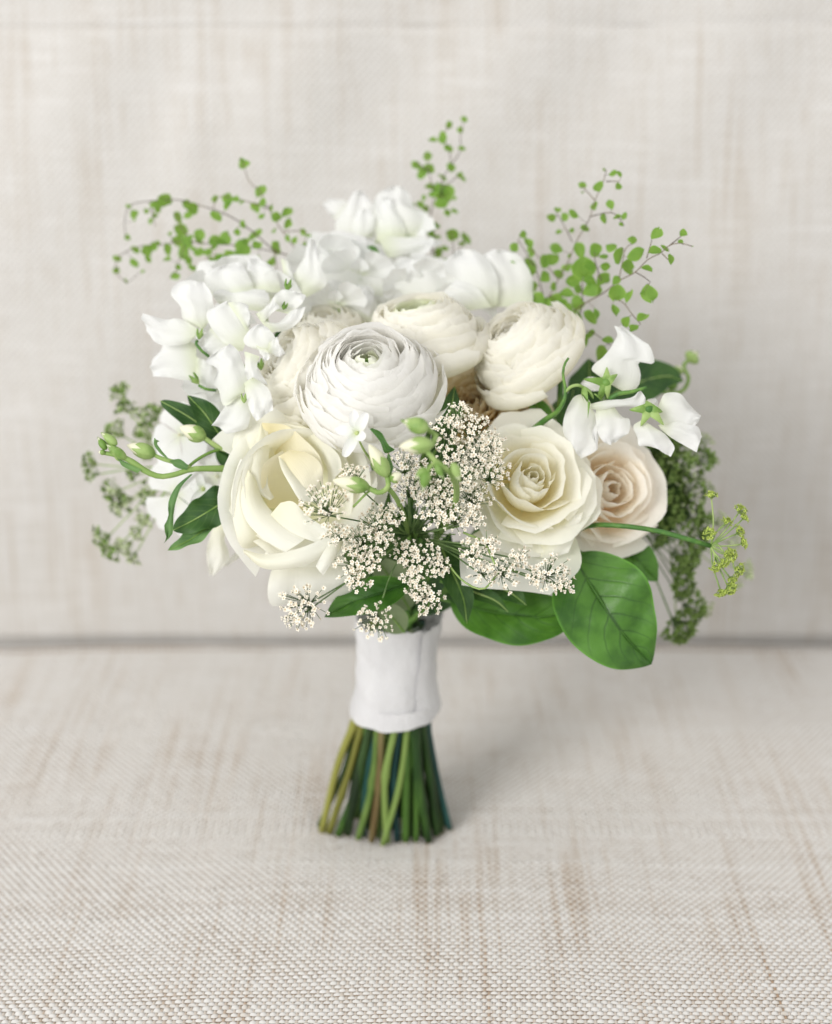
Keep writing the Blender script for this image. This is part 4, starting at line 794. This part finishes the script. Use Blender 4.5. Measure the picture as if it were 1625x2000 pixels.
# blurred seed heads
umbel("drooping dark green seed head blurred behind the blush rose", (1225, 1000, 3),
      [(1290, 880, 30), (1330, 862, 24), (1292, 925, 32), (1335, 915, 26), (1300, 965, 34), (1345, 960, 26), (1290, 1005, 30), (1335, 1010, 30), (1365, 1020, 20), (1350, 1055, 24), (1322, 1085, 24), (1340, 1090, 20), (1325, 1115, 20), (1330, 1145, 20), (1345, 1188, 26), (1322, 1218, 30), (1325, 1235, 16), (1370, 900, 18), (1260, 870, 24), (1265, 930, 28), (1280, 1040, 20)],
      3.2, FLB + FLB + FLL[:2], M_ray, n=34, name="seed_head", outw=.7, dome=.9, depth=.5, fsize=1.1, group="blurred umbels behind the bouquet", cat="flower")
umbel("pale feathery umbel blurred behind the drooping seed head", (1300, 1010, 4.2),
      [(1372, 860, 16), (1388, 900, 14), (1380, 950, 14), (1405, 1020, 18), (1430, 1060, 14), (1455, 1110, 14), (1462, 1125, 8), (1375, 1190, 16), (1325, 1245, 12), (1440, 1140, 8)], 4.6, FLL, M_stemp, n=28, name="seed_head", outw=.7, depth=.5, group="blurred umbels behind the bouquet")
umbel("pale green umbel blurred beside the lower left blooms", (360, 910, 3.5),
      [(238, 770, 18), (246, 800, 14), (270, 810, 12), (300, 812, 22), (232, 845, 22), (285, 850, 20), (180, 905, 18), (186, 925, 14), (265, 925, 14), (225, 958, 20), (250, 975, 16), (235, 990, 14), (295, 965, 18), (205, 1050, 20), (222, 1075, 16), (250, 1065, 18), (262, 1085, 12), (270, 1038, 12), (300, 880, 18), (285, 1010, 14)],
      4.2, FLL + FLB, M_stemp, n=34, depth=.5, dome=.8, name="seed_head", outw=.8, group="blurred umbels behind the bouquet", fsize=1.0)
t = thing("tendril", "blurred green tendril with a bud arching above the outer sweet pea", "stem", frame(P(1330, 720, 4), (0, 0, 1)))
tube("stalk", [P(1290, 765, 3.5), P(1330, 765, 4), P(1345, 740, 4), P(1335, 715, 4), P(1350, 700, 4)], .12, M_stemp, t); bud(t, (1345, 705, 4), (1362, 688, 4), .42, calf=.95); bud(t, (1318, 760, 4), (1305, 740, 4), .3, calf=.95); bud(t, (1322, 728, 4), (1330, 715, 4), .3, calf=.7)
t = thing("tendril", "curled green tendrils in the hollow under the topmost sweet peas", "stem", frame(P(720, 490, 3), (0, 0, 1)))
tube("stalk", [P(690, 480, 3), P(705, 492, 3), P(728, 485, 3), P(738, 505, 3), P(742, 535, 3)], [.1, .14, .2, .14, .05], M_stem, t); tube("stalk", [P(728, 485, 3), P(715, 500, 3)], .12, M_stem, t)
calyx(t, P(687, 492, 3), CV((0, 1, .3)), .3)
for (x, y, dx, dy) in ((560, 560, .3, 1), (510, 715, -.1, 1)): calyx(t, P(x, y + 8, -3.8), CV((dx, dy, .4)), .28)

# ---------------------------------------------------------------- maidenhair fern
def leaflet_mesh(name):
    A, Vv = np.meshgrid(np.linspace(-1, 1, 9), np.linspace(.02, 1, 8)); ph = random.uniform(0, 6); w = random.uniform(.32, .52); q = random.uniform(.85, 1.35); sk = random.uniform(-.25, .25)
    prof = w * np.sin(pi * np.clip(Vv, 0, .985) ** q) ** .62; cut = random.choice((0, 0, .12, .2))
    x = A * prof + sk * Vv ** 2; y = Vv * (1 - cut * np.abs(np.sin(A * random.uniform(2, 3.5) + ph)) * Vv)
    z = .08 * np.sin(A * 2 + ph) * Vv + random.uniform(-.9, .9) * x * x
    return mkmesh(name, np.stack([x, y, z], -1).reshape(-1, 3), gfaces(9, 8), M_fern, np.stack([(A + 1) / 2, Vv], -1).reshape(-1, 2))
LM = [leaflet_mesh("leaflet") for _ in range(14)]
def fern(label, zz, sc, branches, leaves, dfun, r=.032, gs=1.45):
    B = [[(*p, dfun(*p)) for p in zz(*b)] for b in branches]; t = thing("fern_frond", label, "fern", frame(P(*B[0][0]), (0, 0, 1)), "maidenhair fern fronds"); Mi = np.linalg.inv(MAT[t.name])
    segs = []
    for i, b in enumerate(B):
        C = [P(*p) for p in b]; tube("stalk", C, [r * (1.3 if i == 0 else 1), r * .7], M_hair, t, sides=5)
        segs += list(spline([np.array(p) for p in b], 30))
    segs = np.array(segs); hb = MB()
    for (x, y, s) in leaves:
        (X, Y), = zz((x, y)); s = s / sc; k = np.argmin((segs[:, 0] - X) ** 2 + (segs[:, 1] - Y) ** 2 * 1.0 + 2 * np.abs(segs[:, 1] - Y) * 0); near = segs[k]
        dx, dy = X - near[0], Y - near[1]; L = math.hypot(dx, dy)
        if L < s * .5: a = random.uniform(0, 6.3); dx, dy = cos(a), sin(a); L = 1
        dx, dy = dx / max(L, 1e-3), dy / max(L, 1e-3); a = random.uniform(-.6, .6); dx, dy = dx * cos(a) - dy * sin(a), dx * sin(a) + dy * cos(a)
        dep = dfun(X, Y) + random.uniform(-.35, .35); b = P(X - dx * s * .62, Y - dy * s * .62, dep); size = s / FX * (77 + dep) * gs * random.uniform(.75, 1.15)
        fz = (random.gauss(0, .55), random.gauss(.2, .5), 1); M = frame(b, fz, (dx, -dy, 0)); M[:3, :3] *= size
        o = bpy.data.objects.new("leaflet", random.choice(LM)); COL.objects.link(o); o.parent = t; setm(o, Mi @ M)
        hb.tube([P(near[0], near[1], near[2]), (P(near[0], near[1], near[2]) + b) / 2 + RNG.normal(0, .05, 3), b], r * .45, 4, 3, cap=False)
    o = hb.out("leaf_stalk", M_hair, t, True); tag(o, kind="stuff")
    p0 = P(*B[0][0]); tube("stem", [p0, (p0 + NECK) / 2 + np.array([0, .6, 1]), NECK], .06, M_hair, t)
    return t
zr = Z(4.0625, 980, 300)
fern("lacy maidenhair fern frond fanning out above the outer sweet peas, its tip in focus", zr, 4.0625,
 [[(480, 1330), (640, 1200), (800, 1110), (930, 1010), (1060, 940), (1160, 840), (1260, 790), (1330, 730), (1410, 710), (1510, 735)],
  [(340, 1200), (450, 1000), (540, 830), (590, 700), (690, 530), (740, 370), (800, 240), (830, 130)], [(1060, 940), (1130, 980), (1180, 1020)], [(840, 1130), (960, 1180), (1030, 1270), (1100, 1350)],
  [(930, 1000), (960, 850), (980, 760), (1020, 720)], [(1150, 830), (1190, 690)], [(700, 500), (830, 470), (900, 480), (960, 550)], [(480, 1340), (570, 1400), (720, 1420), (860, 1520)],
  [(640, 1180), (640, 950), (620, 850)], [(560, 700), (490, 560), (440, 480)], [(330, 1130), (280, 950), (200, 800), (130, 680)], [(450, 1000), (350, 880), (230, 760)], [(1330, 730), (1430, 650)], [(1270, 790), (1330, 850)], [(740, 370), (640, 260)], [(830, 220), (930, 220)], [(640, 1200), (600, 1330)], [(790, 1010), (740, 850), (740, 740)]],
 [(870, 170, 38), (938, 170, 34), (635, 250, 45), (762, 270, 62), (922, 255, 42), (750, 420, 62), (870, 415, 50), (812, 498, 48), (912, 510, 48), (968, 508, 36), (950, 560, 36), (445, 440, 48), (402, 505, 48), (498, 515, 40), (583, 495, 50), (458, 620, 38), (555, 610, 36), (655, 605, 70),
  (165, 645, 48), (100, 738, 60), (225, 720, 66), (230, 785, 60), (445, 760, 70), (610, 745, 72), (740, 745, 76), (750, 790, 50), (878, 735, 60), (945, 790, 78), (1040, 815, 80), (800, 812, 50), (540, 812, 34), (1000, 890, 82), (1230, 775, 66), (1300, 760, 50), (1225, 640, 90), (1445, 630, 52), (1422, 692, 40), (1335, 850, 56),
  (1150, 915, 74), (1160, 1090, 92), (1115, 1100, 38), (320, 840, 80), (380, 840, 80), (240, 880, 80), (115, 870, 50), (235, 930, 66), (525, 898, 66), (650, 880, 110), (710, 895, 62), (820, 895, 62), (350, 980, 86), (460, 960, 50), (585, 1010, 76), (800, 990, 72), (690, 1100, 84), (750, 1090, 70), (900, 1020, 46), (920, 1090, 90), (1005, 1135, 86),
  (410, 1060, 40), (240, 1060, 84), (300, 1170, 72), (350, 1200, 70), (415, 1170, 84), (450, 1180, 50), (540, 1110, 70), (530, 1230, 62), (590, 1290, 66), (620, 1195, 70), (700, 1280, 90), (750, 1270, 80), (885, 1230, 64), (985, 1320, 64), (1105, 1305, 62), (1060, 1390, 62), (560, 1390, 52), (710, 1410, 54), (650, 1500, 96), (850, 1475, 70), (780, 1560, 80), (1040, 690, 50), (640, 310, 18), (810, 130, 20), (1510, 735, 10), (680, 1000, 60), (600, 1080, 60), (500, 1180, 50)],
 lambda x, y: 2.0 - 5.5 * min(1, max(0, (x - 1100) / 180)) + 1.0 * max(0, (500 - y) / 200), gs=1.75)
zl = Z(3.693, 200, 290)
fern("soft blurred maidenhair fern frond arching over the left-hand sweet peas", zl, 3.693,
 [[(1420, 790), (1250, 740), (1130, 640), (1010, 545), (880, 470), (700, 410), (540, 370), (340, 380), (200, 410), (160, 520), (170, 640)], [(1270, 750), (1000, 700), (800, 690), (600, 670), (450, 690), (250, 710), (110, 790), (100, 900), (180, 970)],
  [(1420, 760), (1300, 600), (1190, 420), (1130, 300), (1060, 240), (1010, 90)], [(1190, 430), (1000, 370), (830, 350), (800, 450)], [(640, 670), (560, 550), (540, 470)], [(800, 690), (740, 820)], [(950, 700), (1020, 820)], [(600, 680), (520, 900)], [(340, 380), (380, 560)], [(1300, 600), (1470, 600), (1450, 700)], [(1240, 740), (1270, 980)]],
 [(445, 370, 80), (350, 525, 44), (230, 470, 54), (190, 425, 36), (235, 520, 30), (320, 450, 30), (180, 640, 48), (110, 800, 48), (100, 880, 48), (170, 950, 40), (385, 400, 44), (400, 440, 44), (380, 490, 36), (545, 480, 56), (485, 605, 46), (555, 580, 70), (610, 400, 60), (655, 425, 60), (630, 470, 56), (820, 370, 56), (905, 355, 62), (900, 415, 58), (835, 480, 84), (970, 365, 42), (1010, 395, 36),
  (1100, 425, 62), (1130, 320, 62), (1160, 385, 54), (1215, 425, 42), (1150, 490, 40), (1020, 120, 62), (1010, 80, 40), (1260, 495, 58), (1320, 460, 74), (1335, 535, 80), (1450, 600, 50), (1340, 650, 42), (1390, 665, 42), (1440, 690, 54), (1475, 640, 40), (1230, 585, 36), (1270, 720, 84), (1120, 790, 38), (1230, 810, 56), (1075, 620, 84), (1030, 670, 44), (1115, 690, 64), (970, 605, 50), (1015, 555, 44), (700, 640, 76), (715, 665, 44),
  (640, 640, 36), (540, 665, 70), (895, 650, 84), (850, 700, 94), (800, 690, 60), (760, 740, 58), (705, 745, 50), (610, 690, 64), (480, 720, 70), (465, 790, 50), (590, 770, 70), (620, 805, 44), (650, 725, 40), (940, 770, 70), (1020, 730, 84), (890, 800, 90), (840, 790, 60), (735, 860, 76), (660, 875, 56), (700, 940, 38), (515, 920, 50), (545, 860, 40), (370, 700, 46), (320, 730, 60), (235, 740, 60), (220, 820, 54), (330, 790, 44), (290, 890, 26), (1020, 830, 64), (790, 800, 52), (400, 680, 36), (1265, 925, 76), (1280, 985, 70), (980, 740, 60)],
 lambda x, y: 3.6 + 2.0 * max(0, (420 - x) / 200))
zt = Z(4.514, 600, 210)
fern("slender blurred maidenhair fern sprig standing tallest behind the topmost sweet peas", zt, 4.514,
 [[(1120, 1400), (1085, 1120), (1090, 950), (1115, 800), (1090, 640), (1060, 480), (1050, 400)], [(1250, 960), (1190, 800), (1195, 620), (1260, 520), (1250, 370), (1190, 260), (1260, 160)], [(1260, 520), (1350, 380), (1350, 250), (1380, 110)], [(1090, 920), (1000, 860), (920, 870)], [(1290, 1300), (1280, 1100)], [(1300, 1300), (1360, 1220), (1395, 1130)], [(1070, 560), (960, 480)], [(1210, 700), (1330, 600)], [(1150, 1400), (1120, 1250)]],
 [(1262, 155, 74), (1380, 110, 60), (1355, 190, 60), (1110, 280, 74), (1190, 275, 74), (1215, 320, 50), (1240, 350, 60), (1362, 375, 60), (1058, 430, 76), (955, 495, 66), (1020, 560, 90), (1075, 545, 90), (990, 555, 70), (1268, 525, 76), (1190, 620, 90), (1340, 590, 60), (1370, 620, 46), (1085, 690, 90), (1115, 780, 90), (1225, 760, 130), (1190, 730, 100), (1190, 850, 100), (1235, 930, 56), (1320, 810, 60), (1030, 790, 56), (1300, 900, 54), (925, 865, 54), (1000, 860, 64), (1050, 890, 54),
  (1110, 1000, 140), (1085, 1050, 100), (1080, 1120, 80), (1130, 1130, 70), (1275, 1120, 90), (1390, 1140, 80), (1360, 1200, 54), (1200, 1240, 54), (1150, 1290, 70), (1200, 1370, 54), (1050, 1395, 130), (1085, 1380, 100), (930, 1350, 100), (985, 1380, 80)],
 lambda x, y: 5.4)

# ---------------------------------------------------------------- wrap and stems
bc = P(768, 1384, 5.1); tc = P(778, 1205, 3.2)
AX = np.array([bc, tc]); foot = np.array([-1.85, 0.0, 0.0])
def wrap_fabric():
    m, nt, N, mt, mix, ramp, noise = nodes("white_wrap_fabric")
    g = N('ShaderNodeTexCoord').outputs['Object']; a = noise(g, (60, 60, 30), 1, 3); f = noise(g, (900, 900, 900), 1, 2)
    c = mix(ramp(a, .3, .7), (.70, .695, .705), (.78, .775, .785)); finish(nt, N, c, .85, .15, .12, mt('ADD', a, mt('MULTIPLY', f, .9)), .6, .0018, sheen=.2); return m
M_wrap = wrap_fabric()
tw = thing("fabric_wrap", "white frayed fabric wrapped around the stems as a handle", "wrap", wframe(bc, (0, 0, 1)))
def wrapmesh(v0, v1, dr, nv, a0=0, a1=2 * pi, na=72, hem=0, seed=0., edge=.07):
    A, Vv = np.meshgrid(np.linspace(a0, a1, na), np.linspace(v0, v1, nv)); lo = .05 * np.sin(A * 3 + seed) + edge * np.sin(A * 11 + seed * 3) * .4 + (.03 * np.sin(A * 41) * (Vv > .5))
    vv = Vv + (Vv < .1) * lo * .35 * (Vv - .1) / -.1 * .4 + (Vv > .9) * (lo * .9 * (Vv - .9) / .1 * .5)
    rad = 2.36 - .18 * np.sin(pi * np.clip(vv * .9, 0, 1)) + .10 * (1 - np.clip(vv * 5, 0, 1)) + dr
    rad = rad + .09 * np.sin(A * 2 + vv * 2.5 + seed) + .035 * np.sin(A * 5 + vv * 7 + seed) + .008 * np.sin(A * 19 + 3 * vv + seed) + .03 * np.sin(vv * 16 + A * 2) + .05 * np.sin(vv * 7 - A * 1.5 + seed) + .02 * np.sin(vv * 31 + A * 6)
    c = bc[None, None] + (tc - bc)[None, None] * vv[..., None]
    V = c + np.stack([rad * np.cos(A), rad * .93 * np.sin(A), np.zeros_like(A)], -1); return V.reshape(-1, 3), gfaces(na, nv), np.stack([A, Vv], -1).reshape(-1, 2)
V, F, U = wrapmesh(-.02, 1.0, 0, 40); obj("cloth", V, F, M_wrap, tw, U, True)
V, F, U = wrapmesh(-.02, .15, .06, 12, seed=4.); obj("hem", V, F, M_wrap, tw, U, True)
V, F, U = wrapmesh(.0, 1.03, .13, 34, -1.0, .6, 26, seed=1.); obj("flap", V, F, M_wrap, tw, U, True)
mb = MB()
for k in range(70):
    a = random.uniform(0, 2 * pi); base = tc + np.array([2.3 * cos(a), 2.1 * sin(a), random.uniform(-.1, .15)]); mb.tube([base, base + np.array([.12 * cos(a), .12 * sin(a), .15]), base + np.array([.3 * cos(a) + random.uniform(-.1, .1), .3 * sin(a), random.uniform(.1, .4)])], .012, 4, 3, cap=False)
tag(mb.out("frayed_thread", M_wrap, tw, True), kind="stuff")

ST = {'g': stem_mat("cut_stem_green", (.014, .045, .008), (.06, .135, .02), (120, 120, 20)), 'l': stem_mat("cut_stem_light", (.07, .14, .025), (.19, .28, .07), (120, 120, 20)), 'd': stem_mat("cut_stem_dark", (.008, .022, .006), (.03, .07, .015), (120, 120, 20)),
      't': stem_mat("cut_stem_teal", (.008, .04, .04), (.02, .085, .075), (120, 120, 20)), 'y': stem_mat("cut_stem_yellow", (.16, .16, .03), (.27, .27, .06), (120, 120, 20)), 'b': stem_mat("cut_stem_tan", (.12, .08, .03), (.24, .21, .09), (100, 100, 14))}
M_cut = stem_mat("cut_end", (.45, .36, .16), (.62, .54, .30), (300, 300, 300))
tb = thing("stem_bundle", "fan of cut green flower stems standing below the white wrap on the seat", "stems", wframe(foot, (0, 0, 1)))
def cutstem(xb, yb, xt, yt, r, k, z0=0., label=None, knob=0):
    p0 = np.array([foot[0] + xb, yb, z0]); xt, yt = xt * .84, yt * .80; p2 = bc + np.array([xt, yt, .3]); p1 = (p0 + p2) / 2 + np.array([random.uniform(-.38, .38) - xb * .06, random.uniform(-.2, .1), random.uniform(-.4, .6)])
    p3 = tc + np.array([xt * .75, yt * .75, -.2]); m = MB(); n = 22
    rad = np.full(n, r)
    rad = rad * (1 + .06 * np.sin(np.linspace(0, random.uniform(6, 14), n) + xb * 9)); knob = knob or random.choice((0, .2, .3, .4, .5))
    if knob: rad[int(n * knob)] *= 1.35; rad[int(n * knob) + 1] *= 1.15
    p23 = (p2 * .6 + p3 * .4); m.tube([p0, p1, p2, p23, p3], rad, n, 10); o = m.out("stem", ST[k], tb, True)
    if label: o['label'] = label
    c = nrm(p0 - p1); mc = MB(); mc.tube([p0 - c * .02, p0 + c * .03], r * .93, 2, 10); mc.out("cut_end", M_cut, o, True, ancestor=tb)
# front row then back rows (x at foot, y at foot, x at wrap, y at wrap)
front = [(-3.75, -1.3, -2.15, -.4, .24, 'y', 0), (-3.95, -.6, -2.2, .1, .2, 'd', 0), (-3.3, -2.0, -1.9, -.9, .22, 'y', 0), (-2.75, -2.1, -1.6, -1.2, .27, 'g', 0), (-2.2, -2.3, -1.35, -1.5, .25, 'd', 0), (-1.55, -3.2, -1.0, -1.7, .21, 'l', 0), (-1.25, -2.2, -1.0, -1.4, .24, 't', 0),
         (-.75, -3.7, -.72, -1.95, .23, 'b', .3), (-.35, -2.9, -.45, -1.8, .2, 'l', .55), (.2, -3.0, .0, -1.75, .2, 't', 0), (.15, -3.9, .28, -2.0, .22, 'l', .35), (-.1, -4.4, 1.05, -1.95, .22, 'l', .62), (.75, -3.3, .55, -1.8, .22, 't', 0), (1.25, -3.6, .9, -1.8, .26, 'g', 0),
         (1.85, -3.6, 1.35, -1.8, .24, 'g', .5), (2.6, -3.4, 1.55, -1.7, .33, 'g', 0), (2.35, -2.6, 1.2, -1.3, .25, 'd', 0), (3.05, -2.4, 1.85, -1.3, .25, 'g', 0), (3.4, -1.5, 2.05, -.8, .22, 'd', 0), (3.85, -1.2, 2.15, -.4, .2, 't', 0), (3.6, -.4, 2.1, .1, .22, 'd', 0)]
LB = {0: "yellow stem on the outer side of the bundle", 7: "pale tan stem with a brown cut end", 11: "light green stem crossing the others at a slant", 15: "thickest green stem", 19: "blue green stem at the outer edge"}
for i, (a, b, c, d, r, k, kn) in enumerate(front): cutstem(a, b * .5, c, d, r * random.uniform(.72, 1.0), k, .12 if i % 3 else .0, LB.get(i), kn)
for k in range(30):
    a = random.uniform(0, 2 * pi); q = math.sqrt(random.random()); xt, yt = 1.9 * q * cos(a), 1.8 * q * sin(a) + .2
    cutstem(xt * 1.65 + random.uniform(-.4, .4), yt * 1.3 + .3, xt, yt, random.uniform(.2, .28), random.choice('gdddg'), random.uniform(0, .3))  # inner stems mostly dark: shade inside the bundle put into their colour
